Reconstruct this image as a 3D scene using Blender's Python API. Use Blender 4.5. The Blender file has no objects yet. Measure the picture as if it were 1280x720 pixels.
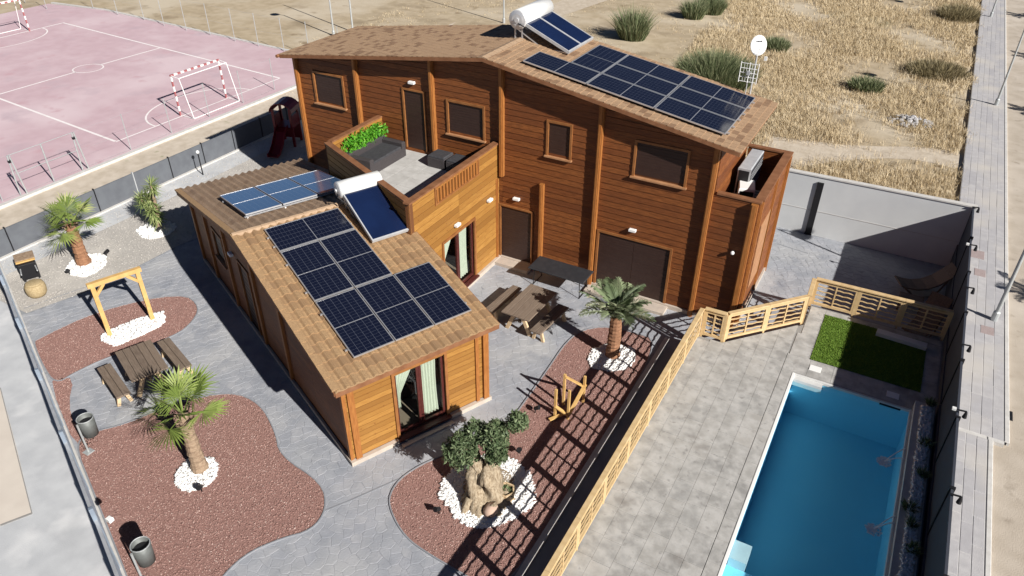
import bpy, math, random
import numpy as np
from mathutils import Matrix, Vector
R = math.radians
rng = np.random.default_rng(7)
random.seed(7)
C = bpy.context.scene.collection
sc = bpy.context.scene
PI = math.pi

# ------------------------------------------------------------------ camera
FPX, PITCH, ROLL, YAW, CAMH = 922.41, R(33.763), R(0.358), R(28.875), 13.5
cp, sp, cr, sr, ct, st = math.cos(PITCH), math.sin(PITCH), math.cos(ROLL), math.sin(ROLL), math.cos(YAW), math.sin(YAW)
Mh = np.array([[cr, -sr, 0], [sr, cr, 0], [0, 0, 1]]) @ np.array([[1, 0, 0], [0, -sp, -cp], [0, cp, -sp]])
CW = np.array([[ct, -st, 0], [st, ct, 0], [0, 0, 1]]) @ Mh.T
cam_d = bpy.data.cameras.new('camera'); cam = bpy.data.objects.new('camera', cam_d); C.objects.link(cam)
cam_d.sensor_width = 36; cam_d.lens = FPX / 1280 * 36; cam_d.clip_end = 2000; cam_d.clip_start = .1
cam.matrix_world = Matrix.Translation((0, 0, CAMH)) @ Matrix((CW @ np.diag([1, -1, -1])).tolist()).to_4x4()
sc.camera = cam

# ------------------------------------------------------------------ light
SUN_EL, SUN_AZ = R(32.3), R(160.3)            # azimuth the shadows run to, counter-clockwise from +X
world = bpy.data.worlds.new('World'); sc.world = world; world.use_nodes = True
wn = world.node_tree.nodes; wl = world.node_tree.links
sky = wn.new('ShaderNodeTexSky'); sky.sky_type = 'NISHITA'; sky.sun_disc = False
sky.sun_elevation = SUN_EL
sky.sun_rotation = math.atan2(-math.cos(SUN_AZ), -math.sin(SUN_AZ))
sky.altitude = 1200; sky.air_density = .32; sky.dust_density = .1; sky.ozone_density = 2.5
bg = wn['Background']; bg.inputs['Strength'].default_value = .05
wl.new(sky.outputs[0], bg.inputs['Color'])
sd = bpy.data.lights.new('sun', 'SUN'); sd.energy = 5.0; sd.angle = R(.5); sd.color = (1, .96, .905)
so = bpy.data.objects.new('sun', sd); C.objects.link(so)
sv = Vector((math.cos(SUN_AZ) * math.cos(SUN_EL), math.sin(SUN_AZ) * math.cos(SUN_EL), -math.sin(SUN_EL)))
so.rotation_euler = sv.to_track_quat('-Z', 'Y').to_euler(); so.location = (20, -10, 30)
sc.view_settings.view_transform = 'Standard'; sc.view_settings.look = 'None'
sc.view_settings.exposure = .6; sc.view_settings.gamma = 1

# ------------------------------------------------------------------ helpers
def gp(u, v, z=0.):
    """where the sight line through photo pixel (u, v) meets the level z, in metres"""
    d = CW @ np.array([(u - 640) / FPX, (v - 360) / FPX, 1]); s = (z - CAMH) / d[2]
    return (s * d[0], s * d[1])

def inpoly(x, y, P):
    x = np.asarray(x, float); y = np.asarray(y, float); c = np.zeros(x.shape, bool)
    n = len(P)
    for i in range(n):
        x0, y0 = P[i]; x1, y1 = P[i - 1]
        if y0 == y1: continue
        k = ((y0 > y) != (y1 > y)) & (x < (x1 - x0) * (y - y0) / (y1 - y0) + x0)
        c ^= k
    return c

def smooth_poly(P, it=2):
    P = [np.array(p, float) for p in P]
    for _ in range(it):
        Q = []
        for i in range(len(P)):
            a, b = P[i], P[(i + 1) % len(P)]
            Q += [a * .75 + b * .25, a * .25 + b * .75]
        P = Q
    return [tuple(p) for p in P]

class MB:
    def __init__(s): s.v = []; s.f = []; s.t = []
    def add(s, vs, fs, tone=None):
        o = len(s.v); s.v += [tuple(p) for p in vs]; s.f += [tuple(i + o for i in f) for f in fs]
        s.t += [tone if tone is not None else 0.] * len(fs); return s
    def hexa(s, p, tone=None):      # 8 points: bottom 4 ccw, top 4 ccw
        return s.add(p, [(3, 2, 1, 0), (4, 5, 6, 7), (0, 1, 5, 4), (1, 2, 6, 5), (2, 3, 7, 6), (3, 0, 4, 7)], tone)
    def box(s, x0, x1, y0, y1, z0, z1, tone=None):
        return s.hexa([(x0, y0, z0), (x1, y0, z0), (x1, y1, z0), (x0, y1, z0), (x0, y0, z1), (x1, y0, z1), (x1, y1, z1), (x0, y1, z1)], tone)
    def bevbox(s, x0, x1, y0, y1, z0, z1, b=.01, tone=None):
        """box with chamfered top edge"""
        v = [(x0, y0, z0), (x1, y0, z0), (x1, y1, z0), (x0, y1, z0), (x0, y0, z1 - b), (x1, y0, z1 - b), (x1, y1, z1 - b), (x0, y1, z1 - b),
             (x0 + b, y0 + b, z1), (x1 - b, y0 + b, z1), (x1 - b, y1 - b, z1), (x0 + b, y1 - b, z1)]
        f = [(3, 2, 1, 0), (8, 9, 10, 11)]
        for i in range(4):
            j = (i + 1) % 4; f += [(i, j, j + 4, i + 4), (i + 4, j + 4, j + 8, i + 8)]
        return s.add(v, f, tone)
    def beam(s, a, b, w, h, up=(0, 0, 1), tone=None):
        a = Vector(a); b = Vector(b); d = (b - a).normalized(); up = Vector(up)
        if abs(d.dot(up)) > .98: up = Vector((1, 0, 0))
        x = d.cross(up).normalized(); y = x.cross(d).normalized()
        p = []
        for q in (a, b):
            for i, j in ((-1, -1), (1, -1), (1, 1), (-1, 1)): p.append(q + x * (w / 2 * i) + y * (h / 2 * j))
        return s.add(p, [(0, 1, 2, 3), (7, 6, 5, 4), (0, 4, 5, 1), (1, 5, 6, 2), (2, 6, 7, 3), (3, 7, 4, 0)], tone)
    def tube(s, pts, rad, n=8, caps=True, tone=None, jit=0):
        pts = [Vector(p) for p in pts]; m = len(pts)
        if not hasattr(rad, '__len__'): rad = [rad] * m
        o = []; ref = None
        for i, p in enumerate(pts):
            d = (pts[min(i + 1, m - 1)] - pts[max(i - 1, 0)]).normalized()
            if ref is None: ref = Vector((1, 0, 0)) if abs(d.x) < .9 else Vector((0, 1, 0))
            x = d.cross(ref).normalized(); y = d.cross(x).normalized(); ref = -d.cross(x.cross(d)).normalized() if False else ref
            for k in range(n):
                a = 2 * PI * k / n; rr = rad[i] * (1 + (random.uniform(-jit, jit) if jit else 0))
                o.append(p + x * (math.cos(a) * rr) + y * (math.sin(a) * rr))
        f = []
        for i in range(m - 1):
            for k in range(n):
                k2 = (k + 1) % n; f.append((i * n + k, (i + 1) * n + k, (i + 1) * n + k2, i * n + k2))
        if caps: f += [tuple(range(n)), tuple(range(m * n - 1, (m - 1) * n - 1, -1))]
        return s.add(o, f, tone)
    def lathe(s, prof, n=16, c=(0, 0, 0), tone=None):
        return s.tube([(c[0], c[1], c[2] + z + i * 1e-6) for i, (r, z) in enumerate(prof)], [max(r, 1e-4) for r, z in prof], n, True, tone)
    def prism(s, poly, z0, z1, tone=None):
        n = len(poly); a = sum(poly[i - 1][0] * poly[i][1] - poly[i][0] * poly[i - 1][1] for i in range(n))
        if a < 0: poly = poly[::-1]
        v = [(x, y, z0) for x, y in poly] + [(x, y, z1) for x, y in poly]
        return s.add(v, [tuple(range(n - 1, -1, -1)), tuple(range(n, 2 * n))] + [(i, (i + 1) % n, n + (i + 1) % n, n + i) for i in range(n)], tone)
    def sphere(s, c, r, n=10, m=6, sc=(1, 1, 1), tone=None):
        v = []; f = []
        for i in range(m + 1):
            a = PI * i / m
            for k in range(n):
                b = 2 * PI * k / n
                v.append((c[0] + r * sc[0] * math.sin(a) * math.cos(b), c[1] + r * sc[1] * math.sin(a) * math.sin(b), c[2] + r * sc[2] * math.cos(a)))
        for i in range(m):
            for k in range(n):
                k2 = (k + 1) % n; f.append((i * n + k, (i + 1) * n + k, (i + 1) * n + k2, i * n + k2))
        return s.add(v, f, tone)
    def xf(s, fn): s.v = [fn(*p) for p in s.v]; return s
    def mesh(s, name, mat, smooth=False):
        me = bpy.data.meshes.new(name); me.from_pydata(s.v, [], s.f)
        if any(s.t):
            at = me.attributes.new('tone', 'FLOAT', 'FACE'); at.data.foreach_set('value', s.t)
        if mat: me.materials.append(mat)
        if smooth: me.polygons.foreach_set('use_smooth', [True] * len(me.polygons))
        return me
    def build(s, name, mat, parent=None, smooth=False, world=False):
        if world and parent is not None:
            L = wloc(parent); s.xf(lambda x, y, z: (x - L[0], y - L[1], z - L[2]))
        o = bpy.data.objects.new(name, s.mesh(name, mat, smooth)); C.objects.link(o)
        if parent is not None: o.parent = parent
        return o

def wloc(o):
    L = Vector((0, 0, 0))
    while o is not None: L += o.location; o = o.parent
    return L

def npmesh(name, V, F, mat, tone=None, parent=None):
    """fast mesh from numpy arrays, F is (n,3) or (n,4)"""
    me = bpy.data.meshes.new(name); k = F.shape[1]
    me.vertices.add(len(V)); me.vertices.foreach_set('co', np.ascontiguousarray(V, np.float32).ravel())
    me.loops.add(F.size); me.loops.foreach_set('vertex_index', np.ascontiguousarray(F, np.int32).ravel())
    me.polygons.add(len(F)); me.polygons.foreach_set('loop_start', np.arange(0, F.size, k, dtype=np.int32))
    me.polygons.foreach_set('loop_total', np.full(len(F), k, np.int32))
    if tone is not None:
        at = me.attributes.new('tone', 'FLOAT', 'FACE'); at.data.foreach_set('value', np.ascontiguousarray(tone, np.float32))
    me.update(calc_edges=True); me.materials.append(mat)
    o = bpy.data.objects.new(name, me); C.objects.link(o)
    if parent is not None: o.parent = parent
    return o

def tag(o, label=None, cat=None, group=None, kind=None):
    if label: o['label'] = label
    if cat: o['category'] = cat
    if group: o['group'] = group
    if kind: o['kind'] = kind
    return o

def thing(name, label, cat, loc=(0, 0, 0), rz=0, group=None):
    o = bpy.data.objects.new(name, None); C.objects.link(o); o.location = loc; o.rotation_euler = (0, 0, rz); o.empty_display_size = .2
    return tag(o, label, cat, group)

def kids(o): return [c for c in bpy.data.objects if c.parent == o]
def dup(root, loc, rz=0, label=None, scale=None):
    def cpy(o, par):
        c = o.copy(); C.objects.link(c)
        if par is not None: c.parent = par
        for ch in o.children: cpy(ch, c)
        return c
    r = cpy(root, None); r.location = loc; r.rotation_euler = (0, 0, rz)
    if scale: r.scale = (scale,) * 3
    if label: r['label'] = label
    return r
def struct(o, label=None): o['kind'] = 'structure'; return o

# ------------------------------------------------------------------ materials
def srgb(r, g, b):
    f = lambda c: (c / 255 / 12.92) if c / 255 <= .04045 else ((c / 255 + .055) / 1.055) ** 2.4
    return (f(r), f(g), f(b))

def mat(name, col, rough=.7, col2=None, nscale=8., namt=.5, bump=0., bscale=40., metal=0., spec=.35, tone=None, stretch=None, blot=None, coord='Object', wave=None, trans=0.):
    """tone: list of (pos, colour) ramp driven by a random per piece; col2: noise colour; blot: (colour, scale, lo, hi)"""
    m = bpy.data.materials.new(name); m.use_nodes = True; nt = m.node_tree; N = nt.nodes; L = nt.links
    b = N['Principled BSDF']; b.inputs['Roughness'].default_value = rough; b.inputs['Metallic'].default_value = metal
    b.inputs['Specular IOR Level'].default_value = spec
    tc = N.new('ShaderNodeTexCoord'); vec = tc.outputs[coord]
    if stretch:
        mp = N.new('ShaderNodeMapping'); mp.inputs['Scale'].default_value = stretch; L.new(vec, mp.inputs[0]); vec = mp.outputs[0]
    if tone:
        at = N.new('ShaderNodeAttribute'); at.attribute_name = 'tone'; oi = N.new('ShaderNodeObjectInfo')
        ad = N.new('ShaderNodeMath'); ad.operation = 'ADD'; L.new(at.outputs['Fac'], ad.inputs[0]); L.new(oi.outputs['Random'], ad.inputs[1])
        fr = N.new('ShaderNodeMath'); fr.operation = 'FRACT'; L.new(ad.outputs[0], fr.inputs[0])
        rp = N.new('ShaderNodeValToRGB'); el = rp.color_ramp.elements
        el[0].position, el[0].color = tone[0][0], (*tone[0][1], 1); el[1].position, el[1].color = tone[-1][0], (*tone[-1][1], 1)
        for p_, c_ in tone[1:-1]: e = el.new(p_); e.color = (*c_, 1)
        L.new(fr.outputs[0], rp.inputs[0]); cur = rp.outputs[0]
    else:
        rgb = N.new('ShaderNodeRGB'); rgb.outputs[0].default_value = (*col, 1); cur = rgb.outputs[0]
    def mixc(a, c, fac, mode='MIX'):
        mx = N.new('ShaderNodeMix'); mx.data_type = 'RGBA'; mx.blend_type = mode
        L.new(a, mx.inputs[6])
        if isinstance(c, tuple): mx.inputs[7].default_value = (*c, 1)
        else: L.new(c, mx.inputs[7])
        if isinstance(fac, float): mx.inputs[0].default_value = fac
        else: L.new(fac, mx.inputs[0])
        return mx.outputs[2]
    def noise(scale, det=5, lo=.35, hi=.65, v=None):
        nz = N.new('ShaderNodeTexNoise'); nz.inputs['Scale'].default_value = scale; nz.inputs['Detail'].default_value = det
        L.new(v if v is not None else vec, nz.inputs['Vector'])
        mr = N.new('ShaderNodeMapRange'); mr.inputs[1].default_value = lo; mr.inputs[2].default_value = hi; L.new(nz.outputs[0], mr.inputs[0])
        return mr.outputs[0]
    if col2:
        n1 = noise(nscale); mm = N.new('ShaderNodeMath'); mm.operation = 'MULTIPLY'; mm.inputs[1].default_value = namt; L.new(n1, mm.inputs[0])
        cur = mixc(cur, col2, mm.outputs[0])
    for bl in (blot or []):
        c_, s_, lo, hi = bl[:4]
        cur = mixc(cur, c_, noise(s_, 4, lo, hi, tc.outputs[coord]))
    L.new(cur, b.inputs['Base Color'])
    if bump:
        nz = N.new('ShaderNodeTexNoise'); nz.inputs['Scale'].default_value = bscale; nz.inputs['Detail'].default_value = 6; L.new(vec, nz.inputs['Vector'])
        bp = N.new('ShaderNodeBump'); bp.inputs['Strength'].default_value = bump; bp.inputs['Distance'].default_value = .02
        L.new(nz.outputs[0], bp.inputs['Height']); L.new(bp.outputs[0], b.inputs['Normal'])
    if trans:
        b.inputs['Transmission Weight'].default_value = trans
    return m

M = {}
WD = (.31, .118, .027)
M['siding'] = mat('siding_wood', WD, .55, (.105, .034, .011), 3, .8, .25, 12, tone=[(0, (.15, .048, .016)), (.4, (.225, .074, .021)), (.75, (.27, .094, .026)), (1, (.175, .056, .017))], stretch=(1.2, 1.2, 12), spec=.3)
M['siding_y'] = mat('siding_wood_sunlit', WD, .55, (.26, .11, .024), 2.2, .6, .06, 12, tone=[(0, (.23, .108, .026)), (.4, (.34, .168, .040)), (.75, (.41, .21, .052)), (1, (.27, .13, .031))], stretch=(1.3, 1.3, 14), spec=.3, blot=[((.17, .065, .016), 9, .66, .74)])  # same stain as siding_wood, with direct sun put into a golden tone
M['core'] = mat('wall_core_wood', (.13, .05, .017), .7)
M['post'] = mat('post_wood', (.36, .145, .038), .55, (.24, .085, .02), 4, .8, .2, 14, stretch=(8, 8, 1))
M['casing'] = mat('casing_wood', (.30, .125, .04), .55, (.17, .065, .02), 5, .6)
M['sill'] = mat('sill_wood', (.42, .22, .11), .6, (.26, .12, .05), 6, .5)
M['cap'] = mat('cap_wood', (.25, .115, .055), .65, (.15, .06, .025), 4, .7)
M['shutter'] = mat('brown_shutter', (.038, .02, .016), .45, (.05, .028, .022), 5, .5)
M['frame_red'] = mat('mahogany_frame', (.085, .022, .018), .4, (.05, .012, .01), 9, .6)
M['white'] = mat('white_paint', (.78, .78, .76), .35)
M['enamel'] = mat('white_enamel', (.72, .72, .7), .3, (.62, .61, .58), 4, .4)
M['wgrey'] = mat('light_grey_metal', (.5, .51, .52), .4, (.36, .37, .38), 6, .5, metal=.2)
M['alu'] = mat('aluminium', (.6, .61, .63), .35, metal=.7)
M['black'] = mat('black_plastic', (.012, .012, .014), .5)
M['dark'] = mat('dark_fabric', (.035, .035, .04), .8, (.06, .06, .065), 14, .6, .2, 60)
M['darktop'] = mat('dark_table_top', (.022, .023, .027), .6, (.035, .036, .04), 6, .6)
M['rattan'] = mat('dark_rattan', (.06, .053, .055), .65, (.035, .03, .032), 30, .8, .5, 70, stretch=(1, 1, 3))
M['plinth'] = mat('plinth_concrete', (.50, .43, .36), .8, (.36, .31, .27), 5, .6, .15, 30)
M['concrete'] = mat('courtyard_base', (.22, .23, .25), .85, (.29, .30, .32), 1.2, .7, .3, 40)
M['stamp'] = mat('stamped_concrete', (.33, .34, .37), .75, (.24, .255, .285), 2.2, .75, .5, 26, tone=[(0, (.315, .325, .355)), (.5, (.345, .355, .38)), (1, (.365, .37, .39))], blot=[((.42, .42, .42), .55, .5, .75), ((.22, .235, .27), 1.1, .56, .74)])
M['lgravel'] = mat('pale_gravel', (.46, .435, .40), .9, (.33, .31, .29), 30, .7, .6, 90, blot=[((.53, .50, .46), .7, .45, .7)])
M['chip_l'] = mat('pale_chips', (.5, .47, .44), .9, tone=[(0, (.38, .36, .335)), (.5, (.45, .425, .395)), (1, (.51, .485, .45))])
M['rgravel'] = mat('red_gravel', (.325, .19, .162), .95, (.25, .135, .112), 40, .8, .8, 90)
M['chip_r'] = mat('red_chips', (.3, .12, .09), .9, tone=[(0, (.21, .115, .098)), (.45, (.325, .19, .162)), (.85, (.395, .245, .21)), (1, (.54, .40, .355))])
M['chip_w'] = mat('white_pebbles', (.8, .8, .78), .7, tone=[(0, (.78, .77, .75)), (.5, (.84, .83, .81)), (1, (.87, .87, .85))])
M['deck'] = mat('deck_tile', (.32, .31, .3), .6, (.46, .45, .43), 4.2, .9, .15, 20, tone=[(0, (.265, .26, .25)), (.3, (.335, .325, .305)), (.65, (.30, .296, .285)), (1, (.37, .355, .33))], blot=[((.20, .185, .17), 1.3, .64, .8), ((.27, .262, .25), 7, .6, .74)])
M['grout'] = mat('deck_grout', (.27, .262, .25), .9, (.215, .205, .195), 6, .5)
M['tersl'] = mat('terrace_tile', (.5, .49, .47), .7, (.38, .37, .35), 5, .7, tone=[(0, (.44, .43, .41)), (1, (.54, .53, .51))])
M['coping'] = mat('pool_coping', (.62, .62, .6), .5, (.5, .5, .5), 4, .5)
M['poolfloor'] = mat('pool_lining', (.30, .66, .82), .5, (.34, .70, .84), .8, .6, coord='Object')
M['pave'] = mat('sidewalk_paver', (.42, .41, .42), .85, (.34, .33, .34), 4, .6, .3, 40, tone=[(0, (.39, .38, .39)), (.5, (.43, .42, .425)), (1, (.47, .455, .45))], blot=[((.5, .47, .43), .5, .5, .72)])
M['kerb'] = mat('kerb_concrete', (.57, .555, .53), .85, (.45, .43, .40), 5, .6, .2, 30)
M['dirt'] = mat('street_dirt', (.46, .40, .33), .95, (.38, .325, .26), 1.5, .8, .4, 30, blot=[((.54, .48, .41), .35, .48, .7), ((.33, .28, .225), 2.5, .6, .75)])
M['cstreet'] = mat('street_concrete', (.50, .51, .52), .85, (.40, .41, .425), 1.6, .8, .25, 40, blot=[((.62, .62, .62), .9, .54, .74), ((.38, .385, .395), .4, .55, .8)])
M['beige'] = mat('beige_slab', (.60, .54, .47), .8, (.52, .46, .4), 1.5, .6, .1, 30)
M['field'] = mat('dry_field', (.44, .36, .25), .95, (.34, .27, .175), 1.6, .8, .8, 6, blot=[((.50, .43, .325), .16, .47, .65), ((.28, .22, .145), .34, .56, .72), ((.30, .265, .16), .11, .6, .72), ((.25, .19, .12), .75, .62, .74)])
M['track'] = mat('sandy_track', (.52, .45, .36), .95, (.42, .35, .265), 3, .8, .9, 10)
M['straw'] = mat('dry_grass', (.45, .32, .16), .85, tone=[(0, (.38, .29, .17)), (.35, (.49, .39, .245)), (.75, (.58, .475, .31)), (1, (.66, .56, .40))], spec=.1)
M['court'] = mat('court_paint', (.54, .40, .43), .8, (.48, .34, .37), 1.4, .7, .1, 40, blot=[((.60, .475, .50), .22, .48, .68), ((.45, .35, .385), .5, .58, .78), ((.50, .33, .36), .9, .6, .75)])
M['line'] = mat('court_line', (.80, .76, .75), .8, (.70, .64, .63), 3, .5)
M['sandstrip'] = mat('sandy_strip', (.55, .48, .395), .95, (.43, .365, .285), 2.5, .8, .5, 20, blot=[((.20, .21, .10), 1.2, .66, .76)])
M['bwall'] = mat('white_render', (.60, .61, .61), .85, (.52, .53, .54), 1.3, .6, .05, 40)
M['rwall'] = mat('grey_screen', (.045, .05, .066), .7, (.035, .04, .052), 2, .6)
M['gfence'] = mat('grey_panel', (.125, .135, .15), .6, (.095, .10, .115), 3, .6)
M['bfence'] = mat('blue_grey_metal', (.27, .32, .38), .45, (.2, .24, .3), 6, .6, metal=.3)
M['pine'] = mat('pale_pine', (.62, .40, .155), .6, (.46, .26, .08), 5, .6, .1, 20)
M['pinefence'] = mat('fence_pine', (.60, .44, .24), .65, (.46, .31, .14), 6, .6)
M['oldwood'] = mat('weathered_wood', (.145, .105, .078), .8, (.22, .17, .13), 4, .7, .3, 30, tone=[(0, (.12, .088, .066)), (1, (.18, .135, .10))], stretch=(1, 8, 8))
M['woodend'] = mat('cut_wood', (.62, .47, .30), .7, (.45, .3, .16), 12, .6)
M['steel'] = mat('galvanised_steel', (.48, .5, .5), .5, (.36, .38, .38), 8, .6, metal=.4)
M['red'] = mat('red_plastic', (.22, .008, .014), .35)
M['redp'] = mat('red_paint', (.34, .11, .115), .5)
M['turf'] = mat('turf_backing', (.10, .18, .022), .9, (.07, .14, .016), 20, .6)
M['blade'] = mat('turf_blade', (.14, .24, .03), .7, tone=[(0, (.10, .18, .02)), (.6, (.16, .26, .035)), (1, (.22, .32, .06))], spec=.2)
M['binm'] = mat('bin_metal', (.15, .16, .155), .6, (.11, .115, .11), 12, .6, metal=.3)
M['clay'] = mat('reddish_paver', (.36, .29, .28), .85, (.28, .22, .21), 20, .7)
M['straww'] = mat('wicker', (.42, .33, .19), .8, (.28, .2, .1), 20, .7, .4, 60)
M['curtain'] = mat('pale_curtain', (.46, .50, .41), .8, (.38, .42, .34), 5, .4)
M['inner'] = mat('room_inside', (.20, .16, .12), .8)
M['stone'] = mat('pink_stone', (.5, .36, .28), .8, (.4, .27, .2), 6, .6)
M['rubble'] = mat('grey_rubble', (.45, .44, .44), .9, (.3, .29, .29), 12, .8, .4, 30)

def leafmat(name, ramp, rough=.5):
    m = mat(name, ramp[0][1], rough, tone=ramp, spec=.25)
    nt = m.node_tree; b = nt.nodes['Principled BSDF']; out = nt.nodes['Material Output']
    tr = nt.nodes.new('ShaderNodeBsdfTranslucent'); mx = nt.nodes.new('ShaderNodeMixShader'); mx.inputs[0].default_value = .25
    src = b.inputs['Base Color'].links[0].from_socket
    nt.links.new(src, tr.inputs[0]); nt.links.new(b.outputs[0], mx.inputs[1]); nt.links.new(tr.outputs[0], mx.inputs[2]); nt.links.new(mx.outputs[0], out.inputs[0])
    return m
M['fan'] = leafmat('fan_leaf', [(0, (.12, .18, .035)), (.5, (.21, .28, .065)), (.85, (.31, .37, .115)), (1, (.44, .43, .2))])
M['date'] = leafmat('date_leaf', [(0, (.11, .15, .075)), (.5, (.18, .23, .12)), (.85, (.28, .32, .19)), (1, (.42, .38, .27))])
M['olive'] = leafmat('olive_leaf', [(0, (.07, .11, .05)), (.5, (.13, .175, .085)), (1, (.24, .29, .16))])
M['hedge'] = leafmat('bright_leaf', [(0, (.05, .22, .015)), (.5, (.10, .34, .02)), (1, (.2, .46, .05))])
M['reed'] = leafmat('reed_leaf', [(0, (.09, .12, .055)), (.5, (.175, .21, .105)), (1, (.34, .34, .20))])
M['dryreed'] = leafmat('dry_reed_leaf', [(0, (.14, .115, .06)), (.5, (.24, .20, .11)), (1, (.40, .33, .19))])
M['yucca'] = leafmat('yucca_leaf', [(0, (.15, .21, .07)), (.5, (.26, .33, .12)), (1, (.40, .43, .2))])
M['ptrunk'] = mat('palm_bark', (.30, .155, .085), .9, (.18, .085, .045), 10, .8, .6, 30, stretch=(1, 1, 3))
M['ptrunk2'] = mat('palm_bark_grey', (.34, .25, .17), .9, (.2, .13, .085), 10, .8, .6, 30, stretch=(1, 1, 3))
M['otrunk'] = mat('olive_bark', (.42, .345, .245), .9, (.20, .145, .09), 9, .9, 1., 16, stretch=(3.5, 3.5, .5))
M['shingle'] = mat('shingle', (.3, .19, .1), .9, (.24, .145, .08), 60, .6, .3, 120, tone=[(0, (.20, .12, .072)), (.17, (.24, .148, .09)), (.195, (.37, .245, .15)), (.8, (.405, .27, .165)), (1, (.38, .25, .153))])
M['tile'] = mat('roof_tile', (.3, .19, .1), .8, (.25, .155, .085), 25, .7, .3, 60, tone=[(0, (.25, .155, .085)), (.15, (.30, .185, .095)), (.3, (.37, .235, .12)), (.8, (.405, .262, .135)), (1, (.33, .205, .105))])
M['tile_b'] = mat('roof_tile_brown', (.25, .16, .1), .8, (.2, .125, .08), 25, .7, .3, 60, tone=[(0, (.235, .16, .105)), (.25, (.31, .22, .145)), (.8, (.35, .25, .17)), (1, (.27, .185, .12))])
M['ridge'] = mat('ridge_tile', (.40, .28, .18), .8, (.3, .2, .125), 12, .7)

def pvmat(name='solar_cells', base=(.006, .008, .02, 1), ln_=(.09, .1, .13, 1)):
    m = bpy.data.materials.new(name); m.use_nodes = True; nt = m.node_tree; N = nt.nodes; L = nt.links; b = N['Principled BSDF']
    b.inputs['Roughness'].default_value = .14; b.inputs['Specular IOR Level'].default_value = .6
    tc = N.new('ShaderNodeTexCoord'); sx = N.new('ShaderNodeSeparateXYZ'); L.new(tc.outputs['UV'], sx.inputs[0])
    def line(sock, n, w):
        mu = N.new('ShaderNodeMath'); mu.operation = 'MULTIPLY'; mu.inputs[1].default_value = n; L.new(sock, mu.inputs[0])
        fr = N.new('ShaderNodeMath'); fr.operation = 'FRACT'; L.new(mu.outputs[0], fr.inputs[0])
        c = N.new('ShaderNodeMath'); c.operation = 'LESS_THAN'; c.inputs[1].default_value = w; L.new(fr.outputs[0], c.inputs[0]); return c.outputs[0]
    a = line(sx.outputs[0], 6, .045); c = line(sx.outputs[1], 10, .04)
    mx = N.new('ShaderNodeMath'); mx.operation = 'MAXIMUM'; L.new(a, mx.inputs[0]); L.new(c, mx.inputs[1])
    mc = N.new('ShaderNodeMix'); mc.data_type = 'RGBA'; mc.inputs[6].default_value = base; mc.inputs[7].default_value = ln_
    sm = N.new('ShaderNodeMath'); sm.operation = 'MULTIPLY'; sm.inputs[1].default_value = .8; L.new(mx.outputs[0], sm.inputs[0])
    L.new(sm.outputs[0], mc.inputs[0]); L.new(mc.outputs[2], b.inputs['Base Color']); return m
M['pv'] = pvmat(); M['pv_sky'] = pvmat('sky_tinted_solar_cells', (.045, .10, .20, 1), (.13, .19, .28, 1))  # back-slope cells: blue sky reflection put into the base colour
M['collector'] = mat('collector_glass', (.006, .012, .04), .12, (.008, .018, .06), 1.5, .6, spec=.6)
M['tankcap'] = mat('tank_end', (.62, .62, .63), .35, (.45, .46, .47), 8, .6, metal=.4)

def glassmat(name, tint, fres=1.45, rough=.02, base=.05, bump=0, bscale=3.):
    m = bpy.data.materials.new(name); m.use_nodes = True; nt = m.node_tree; N = nt.nodes; L = nt.links
    for n in list(N):
        if n.type == 'BSDF_PRINCIPLED': N.remove(n)
    t = N.new('ShaderNodeBsdfTransparent'); t.inputs[0].default_value = (*tint, 1)
    g = N.new('ShaderNodeBsdfGlossy'); g.inputs['Roughness'].default_value = rough
    f = N.new('ShaderNodeFresnel'); f.inputs[0].default_value = fres
    ge = N.new('ShaderNodeNewGeometry'); iv = N.new('ShaderNodeMath'); iv.operation = 'SUBTRACT'; iv.inputs[0].default_value = 1; L.new(ge.outputs['Backfacing'], iv.inputs[1])
    mu = N.new('ShaderNodeMath'); mu.operation = 'MULTIPLY'; L.new(f.outputs[0], mu.inputs[0]); L.new(iv.outputs[0], mu.inputs[1])
    mx = N.new('ShaderNodeMixShader'); L.new(mu.outputs[0], mx.inputs[0]); L.new(t.outputs[0], mx.inputs[1]); L.new(g.outputs[0], mx.inputs[2])
    if bump:
        tc = N.new('ShaderNodeTexCoord'); nz = N.new('ShaderNodeTexNoise'); nz.inputs['Scale'].default_value = bscale; nz.inputs['Detail'].default_value = 4; L.new(tc.outputs['Object'], nz.inputs['Vector'])
        bp = N.new('ShaderNodeBump'); bp.inputs['Strength'].default_value = bump; bp.inputs['Distance'].default_value = .05; L.new(nz.outputs[0], bp.inputs['Height'])
        L.new(bp.outputs[0], g.inputs['Normal']); L.new(bp.outputs[0], f.inputs['Normal'])
    L.new(mx.outputs[0], N['Material Output'].inputs[0]); return m
M['glass'] = glassmat('window_glass', (.95, .965, .955))
M['water'] = glassmat('pool_water', (.74, .915, .98), 1.33, .03, bump=.4, bscale=3)
M['foam'] = mat('water_foam', (.82, .87, .9), .4)

# ------------------------------------------------------------------ measured places (metres; X right along the house front, Y away)
c1 = np.array([-9.37, 9.14]); WA = np.array([-.907, .421]); WB = np.array([.421, .907])
YF = 19.15
COURT_E = -3.55              # raised pool deck edge
def lf(x): return 4.36 - .4188 * (x + 11.68)       # line of the wall on the left
ZD = .6

# ------------------------------------------------------------------ ground
def sheet(name, poly, z, m, label=None):
    mb = MB(); n = len(poly); a = sum(poly[i - 1][0] * poly[i][1] - poly[i][0] * poly[i - 1][1] for i in range(n))
    if a < 0: poly = poly[::-1]
    mb.add([(x, y, z) for x, y in poly], [tuple(range(n))]); o = mb.build(name, m); o['kind'] = 'structure'; return o
def slab(name, poly, z0, z1, m):
    o = MB().prism(poly, z0, z1).build(name, m); o['kind'] = 'structure'; return o

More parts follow.
